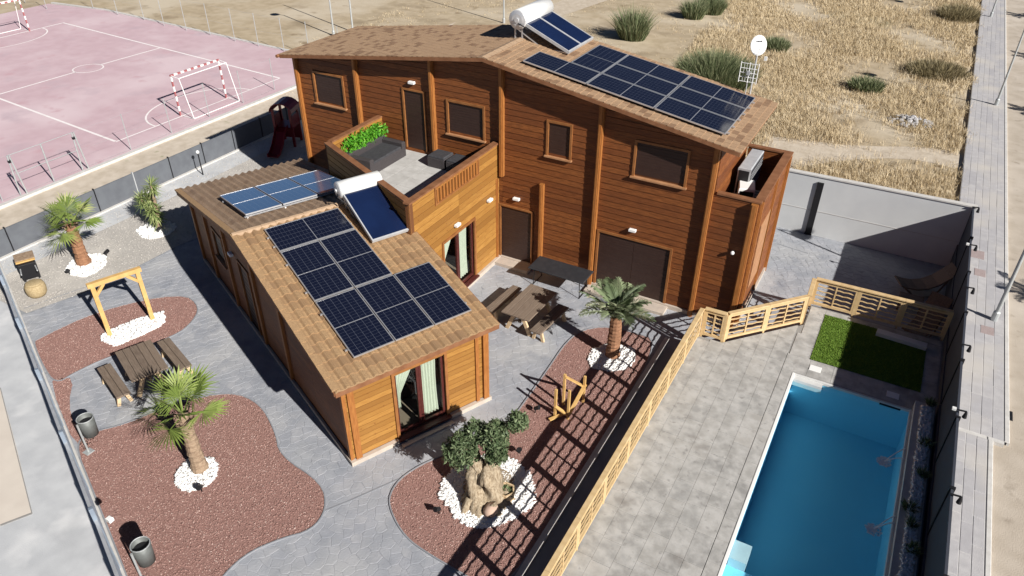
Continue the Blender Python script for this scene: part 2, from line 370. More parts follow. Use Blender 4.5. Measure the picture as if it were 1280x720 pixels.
tb = MB()
for (x0, x1, y0, y1) in ((-400, -3.2, -120, 500), (2.6, 300, -120, 500), (-3.2, 2.6, -120, 3), (-3.2, 2.6, 20, 500)): tb.add([(x0, y0, -.14), (x1, y0, -.14), (x1, y1, -.14), (x0, y1, -.14)], [(0, 1, 2, 3)])
struct(tb.build('terrain', M['field']))
court_yard_poly = [(-26.1, lf(-26.1)), (3.2, lf(3.2)), (2.8, 1.0), (COURT_E, 1.0), (COURT_E + .05, 17.3), (-2.7, 17.5), (-.9, 19.55), (-.9, 20.6), (2.8, 20.7), (2.8, 26.3), (-26.1, 26.3)]
yard = slab('courtyard', court_yard_poly, -.2, 0, M['concrete'])
slab('left_street', [(-60, lf(-60) - .1), (6, lf(6) - .1), (6, -10), (-60, -10)], -.2, -.03, M['cstreet'])
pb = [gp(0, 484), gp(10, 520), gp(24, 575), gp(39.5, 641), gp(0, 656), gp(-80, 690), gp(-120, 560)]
slab('beige_street_slab', pb, -.1, -.024, M['beige'])
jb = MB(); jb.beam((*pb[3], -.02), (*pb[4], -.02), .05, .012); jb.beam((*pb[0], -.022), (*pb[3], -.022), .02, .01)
struct(jb.build('slab_edge_shade', M['grout']))  # dark strips paint the shade along the edges of the beige slab
# pebbly ground between the yard fence and the court
sheet('sandy_verge', [(-30.1, -4), (-26.0, -4), (-26.0, 30), (-30.1, 46)], -.12, M['sandstrip'])
# sports court
slab('sports_court', [(-60, 5), (-30.2, 5), (-30.2, 30.3), (-34.2, 34.25), (-54.5, 35.4), (-60, 34.6)], -.2, -.06, M['court'])
kb = MB()
for a, b in (((-30.1, 5), (-30.1, 30.35)), ((-30.1, 30.35), (-34.2, 34.35)), ((-34.2, 34.35), (-54.5, 35.5)), ((-54.5, 35.5), (-60, 34.9))):
    kb.beam((*a, -.08), (*b, -.08), .22, .14)
struct(kb.build('court_kerb', M['kerb']))
ln = MB()
def stroke(pts, w=.13, z=-.056):
    for i in range(len(pts) - 1):
        a = np.array(pts[i], float); b = np.array(pts[i + 1], float); d = (b - a) / np.linalg.norm(b - a); n = np.array([-d[1], d[0]]) * w / 2; e = d * w * .0
        ln.add([(*(a - n - e), z), (*(b - n + e), z), (*(b + n + e), z), (*(a + n - e), z)], [(0, 1, 2, 3)])
XG = -31.85
stroke([(-53.8, 31.6), (XG - .05, 30.1)]); stroke([(-46, 20.45), (XG - .05, 19.4)]); stroke([(XG, 19.4), (XG, 30.1)], .09)
stroke([(-42.95, 20.35), (-42.9, 25.0)]); stroke([(-42.9, 26.65), (-42.75, 30.8)]); stroke([(-54, 20.9), (-46.05, 20.45)]); stroke([(-53.75, 21), (-53.75, 31.55)])
stroke([(-42.9 + .82 * math.cos(a), 25.82 + .82 * math.sin(a)) for a in np.linspace(0, 2 * PI, 33)], .08)
stroke([(XG - 2.45 * math.cos(a), 24.7 + 3.1 * math.sin(a)) for a in np.linspace(-PI / 2, PI / 2, 33)], .09, -.052)
stroke([(-53.7 + 2.4 * math.cos(a), 26.9 + 3.1 * math.sin(a)) for a in np.linspace(-PI / 2, PI / 2, 33)], .09, -.052)
struct(ln.build('court_lines', M['line']))

# right side: pavement, kerb, dirt street
struct(MB().box(2.86, 4.1, -6, 17.7, -.2, -.006).build('pavement_bed', M['kerb']))
struct(MB().box(2.86, 4.5, 17.7, 110, -.2, -.006).build('pavement_bed', M['kerb']))
sheet('dirt_street', [(4.0, -10), (40, -10), (40, 140), (4.0, 140)], -.10, M['dirt'])
pav = bpy.data.objects.new('pavement', None); C.objects.link(pav); pav['kind'] = 'structure'; pav.location = (2.86, 5, 0)
pm = []
kb = MB()
for (y0, y1, x1) in ((-6, 17.7, 4.08), (17.7, 110, 4.44)):
    kb.bevbox(x1, x1 + .12, y0, y1, -.2, .012, .015)
kb.box(4.08, 4.44, 17.58, 17.7, -.2, .009)
struct(kb.build('pavement_kerb', M['kerb']))
far = MB(); nP = 0
for y0, y1, x1, ly in ((5, 17.6, 4.08, .9), (17.72, 34, 4.44, .9), (34, 100, 4.44, 1.6)):
    xs = np.linspace(2.87, x1 - .012, 6 if x1 < 4.2 else 7)
    for i in range(len(xs) - 1):
        yy = y0 - random.uniform(0, ly * .5)
        while yy < y1:
            ye = min(yy + ly * random.uniform(.9, 1.1), y1); ys = max(yy, y0)
            if ye - ys > .08:
                b = MB(); zt = random.uniform(-.001, .004); tn = random.uniform(.02, .98)
                args = (xs[i] + .005, xs[i + 1] - .005, ys + .003, ye - .003, -.01, zt)
                if y0 < 30 and nP < 295: b.bevbox(*args, .006).build('paver', M['pave'], pav, world=True); nP += 1
                else: far.bevbox(*args, .006, tn)
            yy = ye
o = far.build('paver', M['pave'], pav, world=True); o['kind'] = 'stuff'
for (u, v, w, l) in ((1222, 318, .42, .62), (1225, 341, .34, .5), (1234, 413, .36, .45)):
    x, y = gp(u, v); o = MB().bevbox(-w / 2, w / 2, -l / 2, l / 2, -.02, .009, .004).build('utility_cover', M['clay']); o.location = (x, y, 0)
    tag(o, {318: 'reddish brick patch in the pavement, the largest of the three covers', 341: 'small reddish grey cover in the pavement just below the largest patch', 413: 'reddish grey cover in the pavement beyond the foot of the lamp post'}[v], 'cover', 'covers in the pavement')
x, y = gp(1260, 515); o = MB().bevbox(-.14, .14, -.2, .2, -.12, -.088, .004).build('drain_grate', M['black']); o.location = (x, y, 0)
tag(o, 'small dark drain grate in the dirt street by the kerb', 'drain')

# courtyard stamped concrete: irregular hexagonal stones
def hexpave(parent, poly, s, m, drop=None, near=(-7, 4.5), zt=.006):
    jit = {}
    cells = []
    xs = [p[0] for p in poly]; ys = [p[1] for p in poly]
    for j in range(int(min(ys) / (1.5 * s)) - 1, int(max(ys) / (1.5 * s)) + 2):
        for i in range(int(min(xs) / (s * 1.732)) - 1, int(max(xs) / (s * 1.732)) + 2):
            cx = s * 1.732 * (i + .5 * (j & 1)); cy = 1.5 * s * j; cells.append((cx, cy))
    cx = np.array([c[0] for c in cells]); cy = np.array([c[1] for c in cells]); k = inpoly(cx, cy, poly)
    for d in (drop or []): k &= ~inpoly(cx, cy, d)
    cells = [c for c, q in zip(cells, k) if q]
    cells.sort(key=lambda c: (c[0] - near[0]) ** 2 + (c[1] - near[1]) ** 2)
    rest = MB()
    for n, (x, y) in enumerate(cells):
        pts = []
        for q in range(6):
            a = PI / 6 + q * PI / 3; px, py = x + s * math.cos(a), y + s * math.sin(a); key = (round(px, 2), round(py, 2))
            kk = None
            for dx in (0, -.01, .01):
                for dy in (0, -.01, .01):
                    if (round(px + dx, 2), round(py + dy, 2)) in jit: kk = jit[(round(px + dx, 2), round(py + dy, 2))]
            if kk is None: kk = (px + random.uniform(-.4, .4) * s, py + random.uniform(-.4, .4) * s); jit[key] = kk
            pts.append(kk)
        mx = sum(p[0] for p in pts) / 6; my = sum(p[1] for p in pts) / 6; z = zt + random.uniform(-.0015, .0015)
        r0 = [(mx + (p[0] - mx) * .985, my + (p[1] - my) * .985, .0005) for p in pts]; r1 = [(mx + (p[0] - mx) * .93, my + (p[1] - my) * .93, z) for p in pts]
        f = [tuple(range(6, 12))] + [(q, (q + 1) % 6, 6 + (q + 1) % 6, 6 + q) for q in range(6)]
        if n < 290: MB().add(r0 + r1, f).build('paving_stone', m, parent)
        else: rest.add(r0 + r1, f, random.uniform(.01, .99))
    o = rest.build('paving_stone', m, parent); o['kind'] = 'stuff'
light_zone = [(-26.1, 9), (-22.2, 9.0), (-21.6, 10.9), (-21.5, 14.0), (-21.2, 15.6), (-20.6, 18.5), (-20, 26), (-26.1, 26.2)]
hexpave(yard, court_yard_poly, .15, M['stamp'], [light_zone, [(-4.45, 3), (-3, 3), (-3, 17.3), (-4.5, 17.3)]])
sheet('pale_gravel_ground', light_zone, .013, M['lgravel'])
sheet('grey_strip', [(-26.1, 9.6), (-24.9, 9.8), (-24.75, 16), (-24.9, 26.2), (-26.1, 26.2)], .018, M['cstreet'])

def chips(name, poly, n, size, m, z=.016, h=.5, parent=None, zmound=None):
    P = np.array(poly); lo = P.min(0); hi = P.max(0)
    q = rng.uniform(lo, hi, (int(n * 2.2) + 50, 2)); q = q[inpoly(q[:, 0], q[:, 1], poly)][:n]; n = len(q)
    base = np.array([[1, 0, 0], [-.5, .87, 0], [-.5, -.87, 0], [0, 0, 1.], [0, 0, -.6]])
    F = np.array([[0, 1, 3], [1, 2, 3], [2, 0, 3], [1, 0, 4], [2, 1, 4], [0, 2, 4]])
    a = rng.uniform(0, 2 * PI, n); s = size * rng.uniform(.6, 1.35, n); t = rng.uniform(-.5, .5, (n, 2))
    sx = rng.uniform(.7, 1.4, n)
    V = np.repeat(base[None], n, 0) * s[:, None, None]; V[:, :, 0] *= sx[:, None]; V[:, :, 2] *= h
    V[:, :, 2] += V[:, :, 0] * t[:, :1] + V[:, :, 1] * t[:, 1:]
    x = V[:, :, 0] * np.cos(a)[:, None] - V[:, :, 1] * np.sin(a)[:, None]; y = V[:, :, 0] * np.sin(a)[:, None] + V[:, :, 1] * np.cos(a)[:, None]
    zz = z + (zmound(q) if zmound else 0) + rng.uniform(-.004, .008, n)
    V = np.stack([x + q[:, :1], y + q[:, 1:], V[:, :, 2] + np.broadcast_to(zz, (n,))[:, None]], 2).reshape(-1, 3)
    FF = (F[None] + 5 * np.arange(n)[:, None, None]).reshape(-1, 3)
    o = npmesh(name, V, FF, m, np.repeat(rng.uniform(.01, .99, n), 6), parent); o['kind'] = 'stuff'; return o

# gravel beds (measured outlines)
bedA = smooth_poly([(-20.65, 8.35), (-20.4, 10.2), (-18.95, 12.15), (-17.75, 11.9), (-17.25, 11.0), (-17.3, 10.3), (-17.7, 9.5), (-18.1, 8.8), (-18.3, 7.9), (-18.3, 7.35), (-19.4, lf(-19.4) + .1), (-20.6, lf(-20.6) + .1)])
bedB = smooth_poly([(-15.9, lf(-15.9) + .1), (-15.75, 6.75), (-15.3, 7.3), (-14.9, 8.4), (-13.95, 9.5), (-12.9, 9.55), (-11.75, 8.95), (-11.1, 8.4), (-9.6, 8.25), (-9.0, 7.7), (-8.9, 7.1), (-9.35, 6.6), (-9.75, 5.9), (-9.7, 5.0), (-9.5, lf(-9.5) + .05), (-12, lf(-12) + .1), (-14, lf(-14) + .1)])
bedB2 = smooth_poly([(-18.5, 7.6), (-18.1, 7.75), (-17.3, 7.05), (-16.4, 6.6), (-15.5, 6.7), (-15.4, lf(-15.4) + .1), (-18.5, lf(-18.5) + .1)], 1)
bedC = smooth_poly([(-7.7, 10.3), (-8.1, 9.4), (-8.05, 8.75), (-7.7, 8.35), (-7.0, 7.95), (-6.3, 7.85), (-5.3, 7.8), (-4.5, 7.7), (-4.42, 10), (-4.42, 14), (-4.55, 17.35), (-5.4, 17.35), (-6.2, 17.25), (-6.75, 16.75), (-6.95, 16.0), (-6.85, 14.5), (-6.8, 13.3), (-6.75, 12.1), (-7.0, 11.2)])
for nm, bd, n in (('red_gravel_bed', bedA, 5200), ('red_gravel_bed', bedB, 16000), ('red_gravel_bed', bedB2, 1800), ('red_gravel_bed', bedC, 13000)):
    sheet(nm, bd, .014, M['rgravel'])
    chips('red_gravel', bd, int(n * 1.5), .02, M['chip_r'], .016, .4)
for bd, s in ((light_zone, 9000),):
    chips('pale_gravel', bd, s, .028, M['chip_l'], .016)
def edging(poly, closed=True):
    mb = MB(); n = len(poly)
    for i in range(n if closed else n - 1):
        a, b = poly[i], poly[(i + 1) % n]; mb.beam((*a, .012), (*b, .012), .03, .045)
    struct(mb.build('bed_edging', M['concrete']))
for bd in (bedA, bedB, bedC): edging(bd)
slab('deck_kerb', [(-4.44, -2), (-4.3, -2), (-4.3, 17.5), (-4.44, 17.5)], -.1, .09, M['kerb'])
# joints across the paving; the last strip paints the lamp post's shadow
jb = MB()
for pts in ([gp(30, 386), gp(90, 365), gp(150, 345), gp(218, 311)], [gp(403, 640), gp(440, 625), gp(505, 596)], [gp(972, 305), gp(1010, 317)]):
    for i in range(len(pts) - 1): jb.beam((*pts[i], .007), (*pts[i + 1], .007), .035, .014)
struct(jb.build('joint_and_pole_shadow', M['concrete']))

def pebble_ring(name, poly, n, label=None):
    P = smooth_poly(poly, 2); c = np.mean(P, 0)
    jag = [tuple(c + (np.array(p) - c) * random.uniform(.93, 1.06)) for p in P]
    sheet('white_pebble_bed', jag, .022, M['chip_w'])
    return chips('white_pebbles', jag, int(n * 2.2), .052, M['chip_w'], .032, .5)
pebble_ring('p', [gp(78, 338), gp(94, 348), gp(117, 345), gp(134, 331), gp(133, 320), gp(118, 317), gp(95, 322)], 420)
pebble_ring('p', [gp(169, 291), gp(180, 300), gp(202, 299), gp(221, 288), gp(219, 279), gp(200, 276), gp(176, 283)], 350)
pebble_ring('p', [gp(126, 421), gp(133, 433), gp(150, 433), gp(195, 412), gp(210, 402), gp(206, 390), gp(192, 392), gp(140, 412)], 520)
pebble_ring('p', [gp(216, 600), gp(226, 614), gp(243, 616), gp(262, 606), gp(274, 590), gp(270, 575), gp(256, 571), gp(230, 576)], 420)
pebble_ring('p', [gp(732, 443), gp(736, 460), gp(765, 467), gp(788, 460), gp(797, 444), gp(782, 432), gp(755, 428)], 420)
ring_o = smooth_poly([gp(547, 615), gp(556, 598), gp(585, 575), gp(620, 569), gp(652, 580), gp(670, 606), gp(666, 632), gp(640, 652), gp(600, 663), gp(570, 652)], 2)
pebble_ring('p', ring_o, 2500)
sheet('soil_patch', smooth_poly([gp(575, 608), gp(590, 592), gp(622, 584), gp(645, 598), gp(640, 625), gp(605, 642), gp(590, 638)]), .062, M['otrunk'])

# ------------------------------------------------------------------ dry field
sheet('sandy_track', smooth_poly([gp(940, 215), gp(955, 165), gp(1010, 173), gp(1080, 180), gp(1160, 180), gp(1215, 192), gp(1212, 212), gp(1140, 194), gp(1060, 196), gp(1000, 206)]), -.125, M['track'])
sheet('sandy_path', [gp(560, 62), gp(650, 22), gp(730, -14), gp(790, -12), gp(690, 22), gp(640, 48)], -.12, M['track'])
def grass_field():
    n = 42000
    # density falls off with distance so far tufts stay cheap
    X = rng.uniform(-36, 3.0, n * 3); Y = 26.9 + 62 * rng.uniform(0, 1, n * 3) ** 1.5
    k = (X < 2.75 + .35 * np.sin(Y * 1.3) * (Y > 34)) & ~inpoly(X, Y, [(-60, 5), (-30, 5), (-30, 30), (-34, 35), (-60, 37)]) & ~((X < -16) & (Y > 60))
    Xj = X + rng.normal(0, .35, len(X)); Yj = Y + rng.normal(0, .35, len(X))
    tr = inpoly(Xj, Yj, [gp(940, 215), gp(955, 165), gp(1080, 180), gp(1215, 192), gp(1212, 212), gp(1140, 196), gp(1000, 207)])
    pth = inpoly(Xj, Yj, [gp(400, 62), gp(650, 22), gp(730, -14), gp(790, -12), gp(690, 22), gp(640, 48), gp(560, 62)])
    cl = np.sin(X * .9 + 1.3 * np.sin(Y * .31)) + np.sin(Y * .63 + X * .4) + rng.normal(0, .8, len(X))
    left = X < -13 - (Y - 45) * .12
    k &= ~tr & ~pth & (cl > -.3) & ((rng.uniform(0, 1, len(X)) < np.where(left, .06, 1.)))
    X = X[k][:n]; Y = Y[k][:n]; n = len(X)
    nb = 7
    h = (.14 + .36 * rng.beta(2, 3, n)) * (.7 + .5 * (np.sin(X * .5) * np.cos(Y * .27) + 1) / 2)
    left = X < -13 - (Y - 45) * .12
    h = np.where(left, h * .35, h)
    X = np.repeat(X, nb) + rng.normal(0, .14, n * nb); Y = np.repeat(Y, nb) + rng.normal(0, .14, n * nb); H = np.repeat(h, nb) * rng.uniform(.6, 1.1, n * nb)
    a = rng.uniform(0, 2 * PI, n * nb); w = rng.uniform(.003, .006, n * nb) * (1 + Y / 45); ln_ = rng.normal(0, .38, (n * nb, 2)); ln_[:, 0] -= .1
    dx, dy = np.cos(a) * w, np.sin(a) * w; z0 = np.full(n * nb, -.14)
    p0 = np.stack([X - dx, Y - dy, z0], 1); p1 = np.stack([X + dx, Y + dy, z0], 1)
    mx, my = X + ln_[:, 0] * H * .4, Y + ln_[:, 1] * H * .4
    p2 = np.stack([mx + dx * .8, my + dy * .8, z0 + H * .6], 1); p3 = np.stack([mx - dx * .8, my - dy * .8, z0 + H * .6], 1)
    p4 = np.stack([X + ln_[:, 0] * H, Y + ln_[:, 1] * H, z0 + H], 1)
    V = np.stack([p0, p1, p2, p3, p4], 1).reshape(-1, 3); i = 5 * np.arange(n * nb)[:, None]
    F = np.concatenate([i + np.array([[0, 1, 2]]), i + np.array([[0, 2, 3]]), i + np.array([[3, 2, 4]])], 1).reshape(-1, 3)
    tn = np.clip(np.repeat(np.repeat(rng.uniform(0, .9, n), nb) + rng.uniform(0, .1, n * nb), 3), .01, .99)
    o = npmesh('dry_grass', V, F, M['straw'], tn); tag(o, kind='stuff')
grass_field()

def blades(cx, cy, rx, ry, n, h, w, lean=.35, z=0.):
    a = rng.uniform(0, 2 * PI, n); r = np.sqrt(rng.uniform(0, 1, n)); X = cx + rx * r * np.cos(a); Y = cy + ry * r * np.sin(a)
    Hh = h * (1 - .45 * r ** 2) * rng.uniform(.55, 1.1, n); b = rng.uniform(0, 2 * PI, n)
    lx = np.cos(a) * r * lean + rng.normal(0, .15, n); ly = np.sin(a) * r * lean + rng.normal(0, .15, n)
    dx, dy = np.cos(b) * w, np.sin(b) * w; z0 = np.full(n, z)
    V = np.stack([np.stack([X - dx, Y - dy, z0], 1), np.stack([X + dx, Y + dy, z0], 1), np.stack([X + lx * Hh * .5 + dx * .8, Y + ly * Hh * .5 + dy * .8, z0 + Hh * .6], 1),
                  np.stack([X + lx * Hh * .5 - dx * .8, Y + ly * Hh * .5 - dy * .8, z0 + Hh * .6], 1), np.stack([X + lx * Hh * 1.2, Y + ly * Hh * 1.2, z0 + Hh], 1)], 1).reshape(-1, 3)
    i = 5 * np.arange(n)[:, None]
    F = np.concatenate([i + np.array([[0, 1, 2]]), i + np.array([[0, 2, 3]]), i + np.array([[3, 2, 4]])], 1).reshape(-1, 3)
    return V, F, np.repeat(rng.uniform(.01, .99, n), 3)

def bush(u, v, rx, ry, n, h, label, m='reed', name='field_bush'):
    x, y = gp(u, v, -.1); V, F, t = blades(0, 0, rx, ry, int(n * 1.7), h, .009 + y / 3600, .5)
    o = npmesh(name, V, F, M[m], t); o.location = (x, y, -.14); tag(o, label, 'bush', 'bushes in the dry field')
    return o
bush(893, 106, 1.8, 1.4, 3800, 2.0, 'widest dark green bush, just behind the house roof panels')
bush(968, 62, .75, .7, 900, .9, 'small dark green bush right of the satellite dish')
bush(1082, 112, .85, .7, 600, .85, 'green bush standing alone amid the dry grass near the gravel heap')
bush(790, 48, .85, .7, 520, 2.4, 'tall thin pale green reeds, leftmost clump in the field')
bush(866, 22, .7, .6, 380, 1.6, 'pale green reed clump at the top edge, left of a darker one')
bush(889, 16, .8, .7, 900, 1.5, 'darker green reed clump at the top edge of the field')
bush(1196, 22, 1.3, 1.8, 1000, 1.0, 'olive brown shrub by the far end of the pavement', 'dryreed')
bush(1170, 92, 1.6, 1.6, 1300, .75, 'wide brownish dry shrub beside the pavement', 'dryreed')
# heap of grey rubble
x, y = gp(1140, 150); V = []
hp = MB()
for i in range(90):
    a = random.uniform(0, 2 * PI); r = random.random() ** .6; s = random.uniform(.05, .16)
    hp.sphere((1.1 * r * math.cos(a), .9 * r * math.sin(a), .28 * (1 - r)), s, 6, 4, (1, random.uniform(.6, 1.2), .7))
o = hp.build('rubble_heap', M['rubble']); o.location = (x, y, -.13); tag(o, 'low heap of grey rubble in the dry grass', 'rubble'); 

# ------------------------------------------------------------------ walls and fences round the plot
# back wall
bw = thing('back_wall', 'white rendered wall behind the house on the dry field side', 'wall', (0, 26.32, 0))
MB().hexa([(-26, -.07, -.2), (2.9, -.07, -.2), (2.9, .07, -.2), (-26, .07, -.2), (-26, -.07, 2.1), (2.9, -.07, 2.32), (2.9, .07, 2.32), (-26, .07, 2.1)]).build('wall_panel', M['bwall'], bw)
MB().hexa([(-26, -.1, 2.1), (2.9, -.1, 2.322), (2.9, .1, 2.322), (-26, .1, 2.1), (-26, -.1, 2.15), (2.9, -.1, 2.37), (2.9, .1, 2.37), (-26, .1, 2.15)]).build('coping', M['kerb'], bw)
MB().beam((-8, -.075, .95), (2.85, -.075, 1.0), .012, .015).build('joint', M['kerb'], bw)
# right wall: dark screen on a low base, posts inside
rw = thing('right_wall', 'tall dark screened wall between the pool deck and the pavement', 'wall', (2.8, 5, 0))
MB().box(-.06, .06, -8, 21.3, -.2, .9).build('base', M['rwall'], rw)
nseg = 13
for i in range(nseg):
    y0 = -8 + i * 29.26 / nseg; y1 = y0 + 29.26 / nseg
    MB().box(-.025, .025, y0 + .028, y1 - (.028 if i < nseg - 1 else 0), .9, 2.3 + .02 * math.sin(i * 2.1)).build('screen_panel', M['rwall'], rw)
    MB().box(-.05, .05, y0 - .028, y0 + .028, .9, 2.34).build('post', M['black'], rw)
# pool deck level is ZD; lights on the wall
def wall_light(): 
    t = thing('wall_lamp', '', 'lamp', (0, 0, 0), 0, 'lamps along the right wall')
    MB().beam((-.08, 0, 0), (.12, 0, .02), .028, .028).build('arm', M['black'], t)
    MB().lathe([(.015, .02), (.03, -.02), (.05, -.15), (.001, -.15)], 10, (.12, 0, 0)).build('lamp_shade', M['black'], t)
    return t
wlp = wall_light(); spots = [(1209, 258, 'dark lamp at the far corner end of the right wall'), (1205, 305, 'dark lamp with a white box on the right wall, nearest the far corner lamp'), (1201, 358, 'dark lamp on the right wall opposite the small pavement cover'),
    (1198, 430, 'dark lamp on the right wall beside the artificial turf'), (1190, 511, 'lamp with a white box on the right wall at the planter top end'), (1187, 618, 'dark lamp arm on the right wall beside the near half of the pool')]
for i, (u, v, lb) in enumerate(spots):
    x, y = gp(u, v, 2.35); o = wlp if i == 0 else dup(wlp, (0, 0, 0)); o.location = (2.82, y, 2.37); o['label'] = lb
    if 'white box' in lb: MB().box(-.16, -.08, -.04, .04, -.02, .03).build('sensor_box', M['enamel'], o)

# grey fence at the back left
gf = thing('grey_panel_fence', 'low dark grey panel fence between the yard and the sports court', 'fence', (-26.1, 17.5, 0))
ys = np.arange(-8.2, 8.9, 1.71)
for i in range(len(ys) - 1):
    MB().box(-.02, .02, ys[i] + .02, ys[i + 1] - .02, .0, .97).build('fence_panel', M['gfence'], gf)
    MB().box(-.04, .04, ys[i] - .018, ys[i] + .018, 0, 1.02).build('post', M['wgrey'] if i == 4 else M['black'], gf)
MB().box(.03, .16, -8.2, 8.9, -.05, .07).build('kerb', M['kerb'], gf)
# blue grey metal fence on the left, panels in steps
ang = math.atan2(-.386, .922)
lfn = thing('metal_fence', 'blue grey ribbed metal fence along the left street, panels rising in steps', 'fence', (-25.9, lf(-25.9), 0), ang)
Ls = 2.63; HF = 1.65
for i in range(12):
    x0 = -.35 + i * Ls; mb = MB(); nr = 26
    for k in range(nr):
        xa = x0 + .03 + (Ls - .06) * k / nr; xb = x0 + .03 + (Ls - .06) * (k + 1) / nr; ya = -.012 if k % 2 else .012
        za = HF + .0 + .30 * (k / nr); zb = HF + .30 * ((k + 1) / nr)
        mb.hexa([(xa, ya - .008, .15), (xb, ya - .008, .15), (xb, ya + .008, .15), (xa, ya + .008, .15), (xa, ya - .008, za), (xb, ya - .008, zb), (xb, ya + .008, zb), (xa, ya + .008, za)])
    p = mb.build('fence_panel', M['bfence'], lfn)
    MB().beam((x0 + .02, 0, HF + .02), (x0 + Ls - .02, 0, HF + .32), .06, .04).build('top_rail', M['wgrey'], p)
    MB().box(x0 - .035, x0 + .035, -.04, .04, 0, HF + .36).build('post', M['bfence'], lfn)
MB().box(-.4, 12 * Ls, -.07, .07, -.1, .15).build('base', M['kerb'], lfn)

# wooden wave-slat fence round the deck
wf = thing('wooden_deck_fence', 'pale wooden fence with wavy slats round the pool deck', 'fence', (-3.47, 17.35, ZD))
slat_cache = {}
def slat_mesh(Lh):
    k = round(Lh, 3)
    if k not in slat_cache:
        mb = MB(); n = 8; pr = []
        for i in range(n + 1):
            x = Lh * i / n; z = .009 * math.sin(4 * PI * i / n); pr.append((x, z))
        for i in range(n):
            (xa, za), (xb, zb) = pr[i], pr[i + 1]
            mb.hexa([(xa, -.012, za - .013), (xb, -.012, zb - .013), (xb, .012, zb - .013), (xa, .012, za - .013), (xa, -.012, za + .013), (xb, -.012, zb + .013), (xb, .012, zb + .013), (xa, .012, za + .013)])
        slat_cache[k] = mb.mesh('slat', M['pinefence'])
    return slat_cache[k]
def fence_run(a, b, npan):
    a = np.array(a, float); b = np.array(b, float); L = np.linalg.norm(b - a); d = (b - a) / L; rz = math.atan2(d[1], d[0]); pl = L / npan
    o0 = np.array([wf.location.x, wf.location.y])
    for i in range(npan):
        p = a + d * pl * i - o0
        fr = MB()
        fr.box(.03, .085, -.028, .028, .06, .94); fr.box(pl - .085, pl - .03, -.028, .028, .06, .94)       # stiles
        fr.box(.085, pl - .085, -.03, .03, .075, .15); fr.box(.085, pl - .085, -.028, .028, .84, .90)          # rails
        fr.box(pl / 2 - .02, pl / 2 + .02, -.026, .026, .15, .84)
        pn = fr.build('fence_panel', M['pinefence'], wf); pn.location = (p[0], p[1], 0); pn.rotation_euler = (0, 0, rz)
        Lh = pl / 2 - .02 - .085
        for hx in (.085, pl / 2 + .02):
            for k in range(4):
                s = bpy.data.objects.new('slat', slat_mesh(Lh)); C.objects.link(s); s.parent = pn; s.location = (hx, 0, .255 + .155 * k)
        cr_ = MB().bevbox(-.01, pl + .01, -.065, .065, .94, .985, .008).build('cap_rail', M['pinefence'], wf); cr_.location = (p[0], p[1], 0); cr_.rotation_euler = (0, 0, rz)
    for i in range(npan + 1):
        p = a + d * pl * i - o0
        q = MB().box(-.03, .03, -.03, .03, -.02, .938).build('post', M['pinefence'], wf); q.location = (p[0], p[1], 0); q.rotation_euler = (0, 0, rz)
fence_run((-3.47, -3.317), (-3.47, 17.35), 15)
fence_run((-3.40, 17.42), (-2.80, 17.44), 1)
fence_run((-2.76, 17.5), (-1.02, 19.45), 2)
fence_run((-.98, 19.52), (-1.02, 20.5), 1)
fence_run((-.96, 20.56), (2.68, 20.66), 3)

# ------------------------------------------------------------------ pool deck
PX0, PX1, PY0, PY1 = -.70, 2.2, 7.0, 17.0
dk = bpy.data.objects.new('pool_deck', None); C.objects.link(dk); dk['kind'] = 'structure'; dk.location = (-2, 12, 0)
mb = MB()
mb.prism([(-3.55, -6), (PX0 - .02, -6), (PX0 - .02, 19.9), (-.9, 19.5), (-2.7, 17.42), (-3.55, 17.42)][:3] + [(PX0 - .02, 17.4), (-3.55, 17.4)], -.2, ZD - .012)
mb.prism([(-2.72, 17.4), (PX0 - .02, 17.4), (PX0 - .02, 19.6), (-.94, 19.42)], -.2, ZD - .012)
mb.box(-.92, 2.74, PY1 + .02, 20.58, -.2, ZD - .0125)
mb.box(PX1 + .42, 2.74, -6, PY1 + .02, -.2, ZD - .013); mb.box(PX0 - .019, PX1 + .419, -6, PY0 - .021, -.2, ZD - .0135)
mb.build('deck_base', M['grout'], dk, world=True)
tiles = []
rows = np.linspace(-3.52, -1.05, 7)
deck_poly = [(-3.52, 3.5), (-.75, 3.5), (-.75, 17.1), (2.7, 17.1), (2.7, 20.55), (-.92, 20.55), (-.95, 19.45), (-2.75, 17.4), (-3.52, 17.36)]
def tile(x0, x1, y0, y1):
    # keep only tiles whose corners lie on the deck, trim along the slanted fence
    P = [(x0 + .0025, y0 + .0025), (x1 - .0025, y0 + .0025), (x1 - .0025, y1 - .0025), (x0 + .0025, y1 - .0025)]
    def below(p): # signed: inside when right-below the slanted edge
        ax, ay, bx, by = -2.75, 17.42, -.95, 19.45
        return (p[1] - ay) * (bx - ax) - (p[0] - ax) * (by - ay) <= 0 or p[1] < 17.42 or p[0] > -.95
    if not any(below(p) for p in P): return
    if not all(below(p) for p in P):
        Q = []
        ax, ay, bx, by = -2.75, 17.42, -.95, 19.45
        sd_ = lambda p: (p[1] - ay) * (bx - ax) - (p[0] - ax) * (by - ay)
        for i in range(4):
            a, b = P[i], P[(i + 1) % 4]; sa, sb = sd_(a), sd_(b)
            if sa <= 0: Q.append(a)
            if (sa <= 0) != (sb <= 0):
                t = sa / (sa - sb); Q.append((a[0] + (b[0] - a[0]) * t, a[1] + (b[1] - a[1]) * t))
        if len(Q) < 3: return
        MB().prism(Q, ZD - .014, ZD + random.uniform(-.001, .001)).build('deck_tile', M['deck'], dk, world=True)
    else: MB().bevbox(P[0][0], P[2][0], P[0][1], P[2][1], ZD - .014, ZD + random.uniform(-.0012, .0012), .003).build('deck_tile', M['deck'], dk, world=True)
